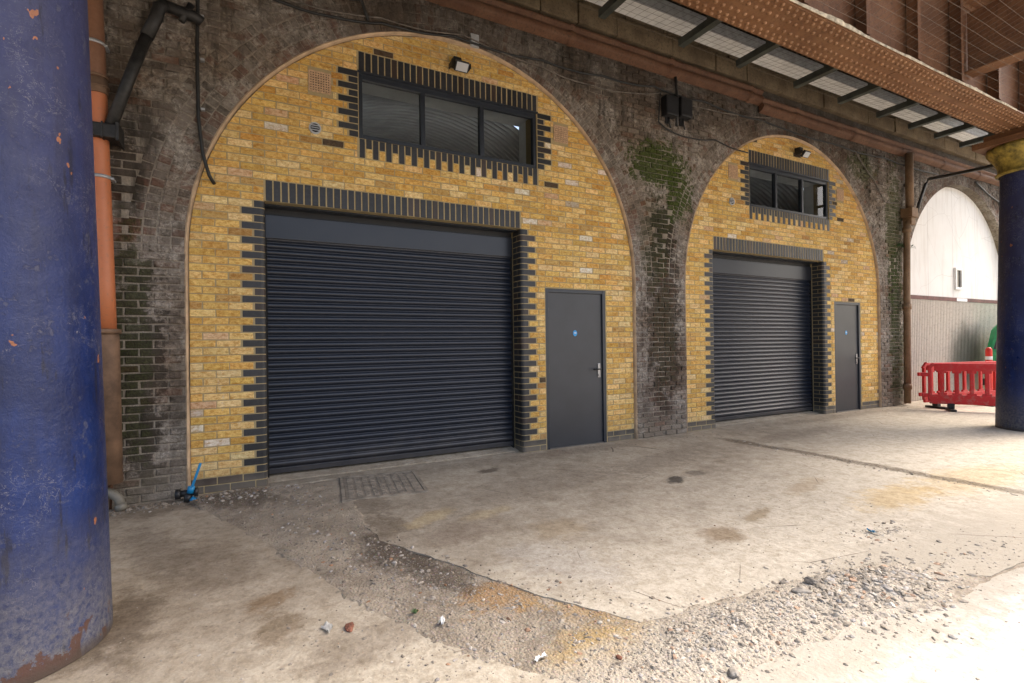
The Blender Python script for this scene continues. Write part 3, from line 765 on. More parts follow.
for k in range(0, 76):
    z0, z1 = k * CO + .006, k * CO + .069
    off = 0 if k % 2 else .1125; x = WX0 + off; j = k
    while x < WX1:
        j += 1; w = .215
        p, q = x + .006, x + w
        pcs = [(p, q)]
        # cut bricks at the pier edges
        for c in CX:
            if z0 < ASP:
                a, b = c - AR, c + AR; ns = []
                for (u, v) in pcs:
                    if v <= a or u >= b: ns.append((u, v))
                    else:
                        if u < a: ns.append((u, a))
                        if v > b: ns.append((b, v))
                pcs = ns
        for (u, v) in pcs:
            cx, cz = (u + v) / 2, (z0 + z1) / 2
            if v - u < .035: continue
            if z0 >= ASP and in_arch(cx, cz, RING - .02): continue
            if z0 < ASP and in_arch(cx, cz, 0): continue
            jx = [r.uniform(-.004, .004) for _ in range(4)]; jz = [r.uniform(-.005, .005) for _ in range(4)]
            f = PF - .008 + r.uniform(-.007, .006) + .008 * fbm(cx * 1.5, cz * 1.5, 7)
            s.brick([(u - VX + jx[0], z0 + jz[0]), (v - VX + jx[1], z0 + jz[1]), (v - VX + jx[2], z1 + jz[2]), (u - VX + jx[3], z1 + jz[3])], f, PF + .03, oldcol(cx, cz, r), .008, (r.uniform(-.03, .03), r.uniform(-.07, .07)))
        x += .225
s.build('old_brickwork', MO, vw)
# arch rings of header bricks
for ci, c in enumerate(CX):
    s = MB()
    for ring in range(4):
        r0 = AR + ring * .1125 + .006; r1 = r0 + .1005
        n = int(math.pi * (r0 + .05) / .077)
        for i in range(n):
            a0 = math.pi * (i + .06 + r.uniform(-.03, .03)) / n; a1 = math.pi * (i + .94 + r.uniform(-.03, .03)) / n
            rr0 = r0 + r.uniform(-.004, .004); rr1 = r1 + r.uniform(-.004, .004)
            p = [(c - VX + rr * math.cos(a), ASP + rr * math.sin(a)) for rr, a in ((rr0, a0), (rr1, a0), (rr1, a1), (rr0, a1))]
            q = r.random(); k = r.uniform(.7, 1.3)
            cc = (.2, .09, .06) if q < (.55 if ring == 0 else .25) else ((.24, .2, .17) if q < .85 else (.1, .08, .065))
            xx = c + (r0) * math.cos(a0); zz = ASP + r0 * math.sin(a0)
            s.brick(p, PF - .001 + r.uniform(-.005, .005), PF + .03, tuple(v * k for v in cc), .008, (r.uniform(-.04, .04), r.uniform(-.04, .04)))
    s.build('arch_ring', MO, vw)
# mortar face with the arch holes, plus the arch undersides
s = MB(); N = 64
ym = PF + .006
for i, c in enumerate(CX):
    l = WX0 if i == 0 else (CX[i - 1] + c) / 2
    rr = WX1 if i == 2 else (CX[i + 1] + c) / 2
    arc = [(c - AR * math.cos(math.pi * k / N), ASP + AR * math.sin(math.pi * k / N)) for k in range(N + 1)]
    def q(*p): s.add([(x - VX, ym, z) for x, z in p], [tuple(range(len(p)))])
    q((l, -.2), (c - AR, -.2), (c - AR, ASP), (l, ASP)); q((c + AR, -.2), (rr, -.2), (rr, ASP), (c + AR, ASP))
    q((l, ASP), (c - AR, ASP), (c - AR, WTOP), (l, WTOP)); q((c + AR, ASP), (rr, ASP), (rr, WTOP), (c + AR, WTOP))
    for k in range(N): q(arc[k], arc[k + 1], (arc[k + 1][0], WTOP), (arc[k][0], WTOP))
    dep = .62
    for k in range(N):
        a, b = arc[k], arc[k + 1]
        s.add([(a[0] - VX, ym, a[1]), (b[0] - VX, ym, b[1]), (b[0] - VX, dep, b[1]), (a[0] - VX, dep, a[1])], [(0, 1, 2, 3)], smooth=True)
    for sx in (-1, 1):
        x = c + sx * AR - VX
        s.add([(x, ym, -.2), (x, dep, -.2), (x, dep, ASP), (x, ym, ASP)], [(0, 1, 2, 3)])
s.box(WX0 - VX - .01, WX1 - VX + .01, .64, 1.0, 5.4, WTOP)
s.build('mortar_face', MOM, vw)
# projecting stone course and darker upper wall with ragged blocks
s = MB(); x = WX0
while x < WX1:
    w = r.uniform(.5, 1.1); h = r.uniform(-.02, .03)
    s.box(x - VX, x + w - .012 - VX, PF - .09 + r.uniform(-.015, .015), PF + .02, 5.8, 6.09 + h, bev=.012); x += w
s.build('stone_course', M_STONEC, vw)
s = MB(); x = WX0
while x < WX1:
    w = r.uniform(.35, .8)
    s.box(x - VX, x + w - .012 - VX, PF - .02 + r.uniform(-.03, .01), PF + .05, 6.13, 6.3 + r.uniform(-.02, .02), bev=.012)
    s.box(x - VX, x + w - .012 - VX, PF - .01 + r.uniform(-.03, .01), PF + .05, 6.34, 6.495, bev=.012); x += w
s.build('upper_blocks', M_STONEC, vw)
# ------------------------------------------------------------------ boarded third arch
X3 = CX[2]
h = thing('arch_hoarding', 'white boarded third arch with pale corrugated sheet below a brown rail', 'hoarding', (X3, 0, 0))
yb_ = .16
s = MB(); p = clip([(-4, 2.42), (4, 2.42), (4, 6), (-4, 6)], arch_poly(0, AR))
s.add([(x, yb_, z) for x, z in p] + [(x, yb_ + .04, z) for x, z in p], [tuple(range(len(p))), tuple(range(len(p), 2 * len(p)))[::-1]])
s.build('upper_board', M_BOARD, h)
s = MB(); s.box(-AR, AR, yb_ - .03, yb_ + .02, 2.33, 2.42, bev=.006); s.build('rail', M_RAIL, h)
s = MB(); s.box(.0, .55, yb_ - .036, yb_ - .031, 2.335, 2.41); s.build('rail_patch', M_WHITE, h, 'pale patch nailed over the brown rail')
s = MB(); prof = []
x = -AR
while x < AR:
    for (dx, dy) in ((0, 0), (.03, 0), (.042, -.02), (.064, -.02)): prof.append((x + dx, yb_ + dy))
    x += .076
b = len(s.v)
s.v += [(a, y, -.05) for a, y in prof] + [(a, y, 2.33) for a, y in prof]
for i in range(len(prof) - 1): s.face([b + i, b + i + 1, b + len(prof) + i + 1, b + len(prof) + i])
s.build('corrugated_sheet', M_SHEET, h)
s = MB()
for (a, c_, d, e) in ((-.06, .3, 2.62, 2.68), (-.06, .3, 3.1, 3.16), (-.06, .0, 2.68, 3.1), (.24, .3, 2.68, 3.1)): s.box(a, c_, yb_ - .05, yb_ + .01, d, e, bev=.006)
w = s.build('window', M_WHITE, h, 'small white framed window in the boarding')
s = MB(); s.box(0, .24, yb_ - .015, yb_ - .005, 2.68, 3.1); s.build('pane', simple('dark_window_pane', (.05, .045, .04), .15, bump=0), w)

# ------------------------------------------------------------------ gutter, downpipes and cables on the wall
def gutter(x0, x1, zc, label, steps, grp='rusty gutters under the stone course'):
    s = MB(); rr = .13; prof = []
    for k in range(15):
        a = rad(200) + rad(-220) * k / 14
        prof.append((PF - .13 - rr * math.cos(a) * -1 if False else PF - .1 + rr * -math.sin(rad(12 * k)) , zc + rr * math.cos(rad(12 * k))))
    prof = [(PF - .02, zc + .115), (PF - .12, zc + .115), (PF - .125, zc + .09), (PF - .105, zc + .07)] + [(PF - .06 - .06 * math.sin(rad(a)), zc + .065 * math.cos(rad(a)) - .015) for a in range(20, 165, 16)] + [(PF - .04, zc - .1), (PF - .02, zc - .11)]
    n = len(prof); b = len(s.v); L = x1 - x0
    for k in range(steps + 1):
        x = x0 + L * k / steps; dz = .008 * fbm(x * .8, 3, 1)
        s.v += [(x - x0, y, z + dz) for y, z in prof]
    for k in range(steps):
        for i in range(n - 1):
            s.face([b + k * n + i, b + k * n + i + 1, b + (k + 1) * n + i + 1, b + (k + 1) * n + i], smooth=4 <= i < n - 3)
    s.face([b + i for i in range(n)]); s.face([b + steps * n + i for i in range(n)][::-1])
    t = thing('gutter', label, 'gutter', (x0, 0, 0), grp)
    s.build('channel', M_RUST2, t)
    x = .9
    while x < L:
        q = MB(); q.extrude_x([(y - .012 * (1 if y < PF - .03 else 0), z - (.01 if z < zc else -.01)) for y, z in prof], x, x + .07, closed=False); q.build('joint_band', M_RUST2, t); x += 1.83
gutter(-4.5, 7.72, 5.6, 'rusty red moulded gutter above the nearer arch', 60)
gutter(7.72, 20.5, 5.48, 'rusty red moulded gutter above the farther arches, set slightly lower', 60)

# left drainpipe
t = thing('drainpipe', 'orange plastic drainpipe with brown top beside the left column', 'drainpipe', (-1.25, -.16, 0))
s = MB(); s.tube([(-.13, .0, 6.3), (-.11, 0, 4.6), (-.085, 0, 3.7), (-.04, 0, 2.0), (-.03, 0, 1.58)], .076, 24); s.build('orange_pipe', M_OPIPE, t)
s = MB(); s.tube([(-.03, 0, 1.6), (-.03, 0, 1.56)], .108, 24); s.tube([(-.03, 0, 1.56), (-.025, 0, 1.5), (-.01, 0, .24)], .09, 24); s.build('clay_pipe', M_CLAY, t)
s = MB(); s.tube([(-.094, 0, 3.79), (-.085, 0, 3.66)], .09, 24); s.tube([(-.094, 0, 3.82), (-.093, 0, 3.80)], .096, 24); s.tube([(-.088, 0, 3.73), (-.086, 0, 3.71)], .096, 24); s.build('joint_collar', M_CLAY, t)
for z, dx in ((4.09, -.098), (2.92, -.062)):
    s = MB(); s.tube([(dx, 0, z), (dx, 0, z + .028)], .083, 24); s.box(dx + .07, dx + .095, -.01, .1, z + .004, z + .024); s.build('pipe_clip', M_GALV, t)
t = thing('waste_pipe', 'short bent grey waste pipe at the foot of the clay pipe', 'pipe', (-1.3, -.15, 0))
s = MB(); s.tube([(-.16, .03, .21), (-.04, .02, .19), (.04, 0, .15), (.1, -.03, .1), (.12, -.04, .02)], .038, 14); s.tube([(.11, -.036, .05), (.125, -.042, .0)], .045, 14); s.build('bent_pipe', M_GREYP, t)
s = MB(); s.tube([(-.01, .04, 0), (0, .06, .33)], .014, 8); s.tube([(.03, .03, 0), (.04, .06, .3)], .01, 8); s.tube([(-.1, -.02, 0), (.04, .03, .22)], .012, 8); s.build('thin_pipe', M_RUST2, t)
# black raking pipe with its clamp
t = thing('black_pipe', 'peeling black raking pipe above a square black clamp', 'pipe', (-1.2, -.16, 0))
s = MB(); s.tube([(-.03, -.06, 3.36), (.13, -.06, 3.9), (.24, -.02, 4.28)], .047, 14); s.tube([(.235, -.02, 4.26), (.31, -.01, 4.47), (.33, -.01, 4.56), (.38, 0, 4.6)], [.053, .053, .055, .055], 14); s.tube([(.36, 0, 4.60), (.62, .04, 4.58), (.66, .06, 4.56)], .05, 14); s.tube([(.5, .02, 4.50), (.58, .02, 4.68)], .03, 8); s.build('pipe_run', M_BLACKP, t)
s = MB(); s.box(-.24, .03, -.13, .1, 3.26, 3.38, bev=.012); s.box(.02, .045, -.14, .11, 3.24, 3.4, bev=.006); s.box(-.08, -.068, -.138, .1, 3.25, 3.39, bev=.003); s.build('clamp', M_BLACKP, t)
# right downpipe
t = thing('downpipe', 'brown cast iron downpipe with hopper between second and third arch', 'downpipe', (12.28, -.16, 0))
s = MB(); s.tube([(.24, 0, 5.42), (.23, 0, 4.2)], .075, 16); s.build('upper_pipe', M_DOWN, t)
s = MB(); s.box(.06, .32, -.12, .1, 4.02, 4.22, bev=.01); s.box(.1, .28, -.09, .08, 3.86, 4.02, bev=.02); s.build('hopper', M_DOWN, t)
s = MB(); s.tube([(.12, 0, 3.95), (.1, 0, 3.75), (.06, 0, 2.4), (.02, 0, .05)], .062, 16); s.build('lower_pipe', M_DOWN, t)
for z, x in ((3.7, .1), (2.05, .052), (.35, .022)):
    s = MB(); s.tube([(x, 0, z), (x, 0, z + .12)], .08, 16); s.build('pipe_collar', M_DOWN, t)
# thin black conduit from wall to the right hand column
t = tag_o = None
s = MB(); s.tube([(12.95, -.1, 4.2), (13.0, -.12, 4.4), (13.22, -.16, 4.86), (13.15, -.25, 4.93), (12.2, -.98, 4.66), (10.9, -2.0, 4.3), (10.35, -2.42, 4.17)], .032, 10)
tag(s.build('conduit_pipe', M_BLACKP), 'thin black conduit running from the wall above the third arch to the right column', 'conduit')

def cable(pts, rr, mat, label, name='cable', grp=None):
    P = []
    for i in range(len(pts) - 1):
        a, b = Vector(pts[i]), Vector(pts[i + 1]); n = max(2, int((b - a).length / .12))
        for k in range(n):
            q = a.lerp(b, k / n); q.z += .008 * fbm(q.x * 3, q.z * 3, i) - .035 * math.sin(math.pi * k / n) * min(1, (b - a).length); P.append(q)
    P.append(Vector(pts[-1]))
    s = MB(); s.tube(P, rr, 7); return tag(s.build(name, mat), label, 'cable', grp)
cy = PF - .035
o = cable([(-.56, cy, 6.3), (-.57, cy, 4.82), (-.58, cy, 4.3), (-.575, cy, 3.65), (-.54, cy, 3.3), (-.49, cy, 3.1), (-.45, -.01, 3.04)], .017, M_CABLE, 'thick black cable hanging down the wall left of the nearer arch')
for z in (4.62, 4.2, 3.72):
    s = MB(); s.box(-.555, -.52, cy - .015, PF + .01, z, z + .022, bev=.004); s.build('cable_clip', M_GALV, o)
cable([(-2, cy, 5.3), (.05, cy, 5.0), (.66, cy, 4.98), (1.2, cy, 5.06), (2.05, cy, 5.15), (3.33, cy, 5.17), (4.33, cy, 5.2), (5.28, cy, 5.27), (6.35, cy, 5.27), (7.83, cy, 5.24), (9.9, cy, 5.2), (11.69, cy, 5.22), (14, cy, 5.2)], .014, M_CABLE, 'black cable strung along the wall just above both arch crowns')
cable([(-2, cy, 5.35), (.3, cy, 5.03), (1.2, cy, 5.12), (2.2, cy, 5.2), (3.3, cy, 5.09), (4.0, cy, 5.02), (5.1, cy, 5.12), (5.4, cy, 5.2), (6.2, cy, 5.15), (8.0, cy, 5.33)], .009, M_CABLE2, 'thin dusty cable looping over the crown of the nearer arch')
cable([(-3, cy - .03, 5.28), (.5, cy - .03, 5.2), (.98, cy - .02, 5.24), (1.05, cy, 5.05)], .018, M_CABLE, 'black cable dropping from the gutter to the crown of the nearer arch')
cable([(5.42, cy, 5.22), (5.37, cy, 4.75), (5.6, cy, 4.66), (6.11, cy, 4.63), (6.6, cy, 4.7), (7.4, cy, 4.62)], .01, M_CABLE, 'slack cable running from the black boxes to the farther arch')
cable([(10.6, cy, 5.2), (11.3, cy, 4.7), (11.7, cy, 4.3), (12.3, cy, 4.35)], .012, M_CABLE2, 'slack cable right of the farther arch above the downpipe')
cable([(15.9, cy, 5.3), (17.2, cy, 4.95), (18.4, cy, 4.1)], .02, M_CABLE, 'black cable over the right shoulder of the boarded arch')
# black boxes above the pier
for i, (x, w, z0, z1, lab) in enumerate(((5.46, .24, 4.83, 5.16, 'left of two black equipment boxes high on the mossy pier'), (5.76, .24, 4.86, 5.19, 'right of two black equipment boxes high on the mossy pier'))):
    t = thing('equipment_box', lab, 'equipment box', (x, PF, z0), 'black boxes on the mossy pier')
    s = MB(); s.box(0, w, -.13, 0.01, .03, z1 - z0, bev=.02); s.build('case', M_BLACK, t)
    s = MB(); s.box(w * .3, w * .7, -.02, .012, -.06, .05, bev=.006); s.tube([(w / 2, -.04, .04), (w / 2, -.05, -.06), (w / 2 + .05, -.03, -.12)], .012, 8); s.build('cable_tail', M_BLACK, t)
cable([(5.72, cy - .02, 5.5), (5.73, cy - .04, 5.1), (5.73, cy - .02, 4.75)], .022, M_CABLE, 'thick black cable between the two black boxes')
# small grey plate and paler brick above the nearer arch
s = MB(); s.box(2.3, 2.41, PF - .03, PF + .01, 5.1, 5.26, bev=.006); tag(s.build('wall_plate', M_GALV), 'small pale grey plate above the crown of the nearer arch', 'plate')
# floodlights
def flood(x, z, label):
    t = thing('floodlight', label, 'floodlight', (x, 0, z), 'floodlights over the windows')
    s = MB(); s.box(-.05, .05, -.1, .003, .02, .12, bev=.008); s.tube([(0, -.06, .02), (0, -.07, -.0)], .02, 10); s.build('sensor_box', M_BLACK, t)
    M = Matrix.Translation((.02, -.17, -.03)) @ Matrix.Rotation(rad(42), 4, 'X')
    s = MB(); s.box(-.085, .085, -.018, .03, -.06, .06, bev=.008, M=M); f = s.build('lamp_housing', M_BLACK, t)
    s = MB(); s.box(-.072, .072, -.0215, -.0185, -.047, .047, M=M); s.build('lens', M_LENS, f)
    for a in (-.1, .128):
        s = MB(); s.box(a, a + .012, -.18, -.05, -.03, .03, bev=.003); s.build('bracket', M_BLACK, t)
flood(2.11, 4.78, 'black floodlight over the window of the nearer arch')
flood(8.84, 4.83, 'black floodlight over the window of the farther arch')
# small plant rooted in the wall
t = thing('wall_plant', 'small green weed sprouting beside the brown downpipe', 'weed', (12.2, PF, 3.42))
s = MB(); leaf = MB()
for i in range(7):
    e = Vector((R.uniform(-.05, .5), R.uniform(-.2, -.05), R.uniform(-.08, .08)))
    s.tube([(0, 0, 0), e * .5 + Vector((0, 0, .02)), e], [.006, .004, .002], 5)
    for k in range(9):
        p = e * R.uniform(.35, 1); d = Vector((R.uniform(-1, 1), R.uniform(-1, 1), R.uniform(-1, 1))).normalized(); q = d.orthogonal().normalized()
        leaf.add([p, p + d * .03 + q * .012, p + d * .065, p + d * .03 - q * .012], [(0, 1, 2, 3)])
s.build('stem', M_LEAF, t); o = leaf.build('leaf', M_LEAF, t); o['kind'] = 'stuff'
# weathered tap with blue lever by the left end of the nearer wall
t = thing('stop_valve', 'black stop valve with upright blue lever at the wall foot', 'valve', (-.68, -.2, -.02))
s = MB(); s.tube([(-.1, .02, .09), (.08, 0, .1)], .03, 14); s.tube([(-.1, .02, .09), (-.06, .02, .09)], .045, 14); s.tube([(.05, 0, .1), (.08, 0, .1)], .042, 14); s.tube([(0, 0, 0), (0, 0, .09)], .034, 12); s.build('body', M_BLACK, t)
s = MB(); s.tube([(.02, -.02, .1), (.03, -.02, .16)], .03, 12); s.tube([(.035, -.03, .02), (.06, -.03, .05)], .03, 12)
s.box(-.011, .011, -.006, .006, 0, .24, M=Matrix.Translation((.03, -.03, .14)) @ Matrix.Rotation(rad(18), 4, 'Y'), bev=.004); s.build('lever', M_BLUEH, t)

# ------------------------------------------------------------------ columns and ironwork
def column(x, y, label):
    t = thing('iron_column', label, 'column', (x, y, 0), 'blue iron columns')
    s = MB(); prof = []
    for k in range(61):
        z = 3.98 * k / 60; prof.append((.44 - .1 * (z / 4), z))
    s.lathe(prof, 96); s.build('shaft', M_BLUE, t)
    s = MB(); s.lathe([(.36, 3.96), (.39, 3.97), (.40, 3.99), (.39, 4.01), (.365, 4.02), (.37, 4.1), (.395, 4.17), (.43, 4.23), (.47, 4.28), (.495, 4.32), (.505, 4.36), (.49, 4.4), (.0, 4.4)], 96); s.build('capital', M_YEL, t)
    s = MB(); s.box(-.52, .52, -.52, .52, 4.4, 4.5, bev=.008); s.box(-.45, .45, -.4, .4, 4.5, 4.585, bev=.006); s.build('bearing_plate', M_RUST, t)
    return t
c1 = column(-1.27, -2.53, 'large blue iron column close at the left edge')
c2 = column(10.6, -2.62, 'blue iron column with yellow capital at the right edge, farther away')
# scribble on the right column
s = MB()
def sc(pts):
    P = []
    for (a, z) in pts:
        rr = .44 - .1 * (z / 4) + .001
        P.append((rr * math.cos(a), rr * math.sin(a), z))
    s.tube(P, .006, 5)
base = rad(212)
def arcpts(ca, cz, ra, rz, a0, a1): return [(base + ca + ra * math.cos(rad(a)), cz + rz * math.sin(rad(a))) for a in range(a0, a1, 15 if a1 > a0 else -15)]
sc([(base + .30, 1.62)] + arcpts(.38, 1.64, .1, .07, 170, 400)); sc(arcpts(.36, 1.41, .15, .09, 20, 340)); sc([(base + .2, 1.40), (base + .36, 1.44)] + arcpts(.6, 1.42, .1, .08, 180, -20) ); sc(arcpts(.85, 1.42, .1, .1, 160, -170))
s.build('scribble', M_SCRIB, c2, 'pale scribbled graffiti')

GX0, GX1 = -7.0, 14.0
gd = thing('plate_girder', 'rust brown riveted plate girder carried on the blue columns', 'girder', (0, -2.6, 4.6))
def dome(mb, x, y, z, rr, dirv, mi=1):
    seg = 8; up = Vector(dirv); a = up.orthogonal().normalized(); b = up.cross(a)
    c = Vector((x, y, z)); vs = []
    for (q, hh) in ((1, 0), (.8, .5), (.35, .78)):
        vs += [c + (a * math.cos(math.tau * k / seg) + b * math.sin(math.tau * k / seg)) * rr * q + up * rr * hh for k in range(seg)]
    fs = [(L * seg + k, L * seg + (k + 1) % seg, (L + 1) * seg + (k + 1) % seg, (L + 1) * seg + k) for L in (0, 1) for k in range(seg)] + [tuple(2 * seg + k for k in range(seg))]
    mb.add(vs, fs, mi=mi, smooth=True)
s = MB(); s.box(GX0, GX1, -.25, .25, .0, .022)
x = GX0
while x < GX1: s.box(x, x + 3.4, -.235, .235, -.012, .0005); x += 3.412     # cover plates with their joints
x = 1.0; k = 0
while x < GX1:
    for y in (-.2, -.145, -.06, .06, .145, .2):
        dome(s, x + (.05 if abs(y) in (.145,) else 0), y, -.012, .021, (0, 0, -1))
    x += .1
s.build('bottom_flange', [M_RUST, M_RIVET], gd)
s = MB(); s.box(GX0, GX1, -.008, .008, .022, 1.42); s.build('web', M_RUST_SHADED, gd)
s = MB(); s.box(GX0, GX1, -.25, .25, 1.42, 1.45)
x = 5.5
while x < GX1:
    for y in (-.2, -.1, .1, .2): dome(s, x, y, 1.42, .016, (0, 0, -1))
    x += .1
s.build('top_flange', [M_RUST, M_RIVET], gd)
for z0, z1 in ((.022, .13), (1.31, 1.42)):
    s = MB()
    for sg in (-1, 1):
        zz = (.022, .036) if z0 < .1 else (1.406, 1.4185)
        s.box(GX0, GX1, sg * .11 if sg < 0 else .009, -.009 if sg < 0 else .11, *zz)
        s.box(GX0, GX1, -.021 if sg < 0 else .0085, -.0085 if sg < 0 else .021, z0 + .015, z1)
    x = 1.0
    while x < GX1:
        dome(s, x, -.021, (z0 + z1) / 2 + .01, .016, (0, -1, 0)); x += .11
    s.build('flange_angle', [M_RUST, M_RIVET], gd)
x = GX0 + .75; i = 0
while x < GX1:
    s = MB()
    for sg in (-1, 1):
        a, b = (-.16, -.022) if sg < 0 else (.022, .16)
        s.box(x - .006, x + .006, a, b, .14, 1.3); s.box(x + .006, x + .09, *((-.033, -.022) if sg < 0 else (.022, .033)), .14, 1.3); s.box(x - .07, x - .006, *((-.17, -.16) if sg < 0 else (.16, .17)), .14, 1.3)
    zz = .2
    while zz < 1.28: dome(s, x + .05, -.033, zz, .014, (0, -1, 0)); zz += .11
    s.build('stiffener', [M_RUST_SHADED, M_RUST], gd); x += 1.1
s = MB(); b = len(s.v); NN = 200
for k in range(NN + 1):
    x = 1.0 + 8.4 * k / NN; e = .05 + max(0, fbm(x * .9, 2, 5) + .2) * (.55 + .3 * fbm(x * 11, 1, 1))
    s.v += [(x, -.225, .023), (x, -.23, .023 + e * .045), (x, -.252 - e * .02, .022 + e * .04), (x, -.2515 - e * .012, .001), (x, -.2505, -.0)]
for k in range(NN):
    for i in range(4): s.face([b + k * 5 + i, b + (k + 1) * 5 + i, b + (k + 1) * 5 + i + 1, b + k * 5 + i + 1])
s.build('dirt_crust', M_GUANO, gd, 'pale crust of droppings along the flange edge')
# cross girder toward the open side
cg = thing('cross_girder', 'brown riveted cross girder joining the plate girder at upper right', 'girder', (8.56, -2.61, 5.0))
s = MB(); s.box(-.13, .13, -4.2, -.02, .0, .02)
y = -.3
while y > -4.2:
    for xx in (-.09, .09): dome(s, xx, y, .0, .014, (0, 0, -1))
    y -= .1
s.build('bottom_flange', [M_RUST, M_RIVET], cg)
s = MB(); s.box(-.007, .007, -4.2, -.012, .02, .85); s.build('web', M_RUST_SHADED, cg)
s = MB(); s.box(-.13, .13, -4.2, -.27, .85, .87); s.build('top_flange', [M_RUST, M_RIVET], cg)
# brackets between girder and wall
BXS = [2.6, 3.9, 5.3, 6.5, 7.9, 9.15, 10.4, 11.55, 12.6, 13.7]
b0 = None
blabels = ['dark steel angle bracket above the nearer arch, leftmost of the row'] + None if False else None
ordn = ['first', 'second', 'third', 'fourth', 'fifth', 'sixth', 'seventh', 'eighth', 'ninth', 'tenth']
for i, x in enumerate(BXS):
    lab = 'dark steel angle bracket behind the girder, %s from the left of the row' % ordn[i]
    if b0 is None:
        t = thing('deck_bracket', lab, 'bracket', (x, -.6, 5.6), 'steel brackets between girder and wall')
        s = MB(); s.box(-.05, .05, -1.9, 0, -.008, .006); s.box(-.05, -.038, -1.9, 0, .006, .09); s.build('angle_arm', M_ANGLE, t)
        s = MB(); s.box(-.035, .035, -.56, -.545, .006, .88); s.box(-.035, -.023, -.545, -.49, .006, .88); s.build('hanger', M_ANGLE, t)
        b0 = t
    else:
        t = copy_tree(b0); t.location.x = x; t['label'] = lab
# pale trough hung under the deck
t = thing('cable_trough', 'pale grey trough hung along the underside of the deck behind the girder', 'trough', (2, -.6, 6.0))
s = MB(); s.box(0, 14.5, 0, .3, 0, .02); s.build('tray', M_TROUGH, t)
s = MB(); s.box(0, 14.5, -.012, .0, -.02, .16); s.build('side_panel', M_GALV, t)
# netting
def net(x0, x1, y0, y1, z0, z1, step, label, th=.0014):
    s = MB(); n = int((x1 - x0) / step); m = int(abs(y1 - y0) / step)
    def P(x, f): return Vector((x, y0 + (y1 - y0) * f, z0 + (z1 - z0) * f - .05 * math.sin(math.pi * f) + .015 * fbm(x, f * 3, 2)))
    for i in range(n + 1):
        x = x0 + step * i; s.tube([P(x, k / 5) for k in range(6)], th, 3, cap=False, smooth=False)
    for j in range(m + 1):
        f = j / m; s.tube([P(x0 + (x1 - x0) * k / 40, f) for k in range(41)], th, 3, cap=False, smooth=False)
    tag(s.build('bird_net', M_NET), label, 'net', 'bird nets under the deck')
net(3.0, 12.0, -2.86, -4.6, 4.72, 5.2, .1, 'bird netting stretched from the girder flange toward the open side')
net(2.0, 15.0, -2.33, -.25, 5.72, 5.95, .13, 'bird netting stretched between girder and viaduct wall below the trough', .0018)
# deck
t = thing('bridge_deck', 'dark railway bridge deck overhead above the girder', 'bridge deck', (4, -2, 6.5))
s = MB(); s.box(-12, 10.5, -.9, 2.95, .02, .6); s.box(10.5, 14, .3, 2.95, .021, .6); s.build('slab', M_DECK, t)
s = MB()
DE = -4.5
prof = []
x = -12.0
while x < 7.0:
    for dx, dz in ((0, 0), (.06, 0), (.09, .04), (.15, .04)): prof.append((x + dx, dz))
    x += .18
b = len(s.v); y0, y1 = DE + 2, -.9
s.v += [(a, y0, z - .02) for a, z in prof] + [(a, y1, z - .02) for a, z in prof]
for i in range(len(prof) - 1): s.face([b + i, b + i + 1, b + len(prof) + i + 1, b + len(prof) + i])
s.box(-12, 7.0, y0, y1, .03, .5)
s.build('outer_soffit', M_SHEETW, t)
x = -11
while x < 10.4:
    s = MB(); s.box(x - .1, x + .1, -.35, 1.85, -.25, .02); s.build('deck_beam', M_DECK, t); x += 1.3

# ------------------------------------------------------------------ barrier, post, vehicle
def barrier(label, loc, rz):
    t = thing('road_barrier', label, 'barrier', loc, 'red plastic barriers', rz); t.scale = (1, 1, .93)
    s = MB(); Lb = 2.0
    s.box(.1, Lb, -.025, .025, .84, 1.0, bev=.015); s.box(0.02, Lb, -.025, .025, .14, .34, bev=.015)
    s.box(.0, .06, -.0245, .0245, .2, .9, bev=.012); s.box(Lb - .06, Lb + .01, -.0245, .0245, .2, .95, bev=.012)
    s.box(.0, .16, -.0235, .0235, -.03, .03, M=Matrix.Translation((.0, 0, .88)) @ Matrix.Rotation(rad(-50), 4, 'Y'), bev=.01)
    n = 9
    for k in range(1, n):
        x = Lb * k / n; s.box(x - .03, x + .03, -.0225, .0225, .33, .85, bev=.01)
        s.box(x - .07, x + .07, -.02, .02, .79, .85, bev=.01); s.box(x - .07, x + .07, -.02, .02, .33, .38, bev=.01)
    s.build('panel', M_RED, t)
    for a, z in ((-.12, .72), (-.1, .28)):
        s = MB(); s.box(a, a + .14, -.02, .02, z, z + .08, bev=.01); s.build('link_hook', M_RED, t)
    for x in (.35, 1.65):
        s = MB(); s.box(x - .05, x + .05, -.2, .2, .0, .05, bev=.015); s.box(x - .05, x + .05, -.05, .05, .05, .16, bev=.01); s.build('foot', M_BLACK, t)
    return t
barrier('scuffed red plastic road barrier standing in front of the boarded arch', (11.85, -.72, 0), rad(-57))
barrier('red plastic road barrier partly hidden behind the front barrier', (11.93, -.6, 0), rad(-14))
t = thing('marker_post', 'bright red upright post with white band behind the barrier', 'post', (14.66, -.7, 0))
s = MB(); s.lathe([(.16, 0), (.16, .05), (.07, .08), (.06, .12), (.06, 1.12), (.055, 1.17), (.035, 1.2), (0, 1.21)], 20); s.build('post', M_REDP, t)
s = MB(); s.lathe([(.061, .93), (.0625, .935), (.0625, 1.0), (.061, 1.005)], 20); s.build('band', M_WBAND, t)
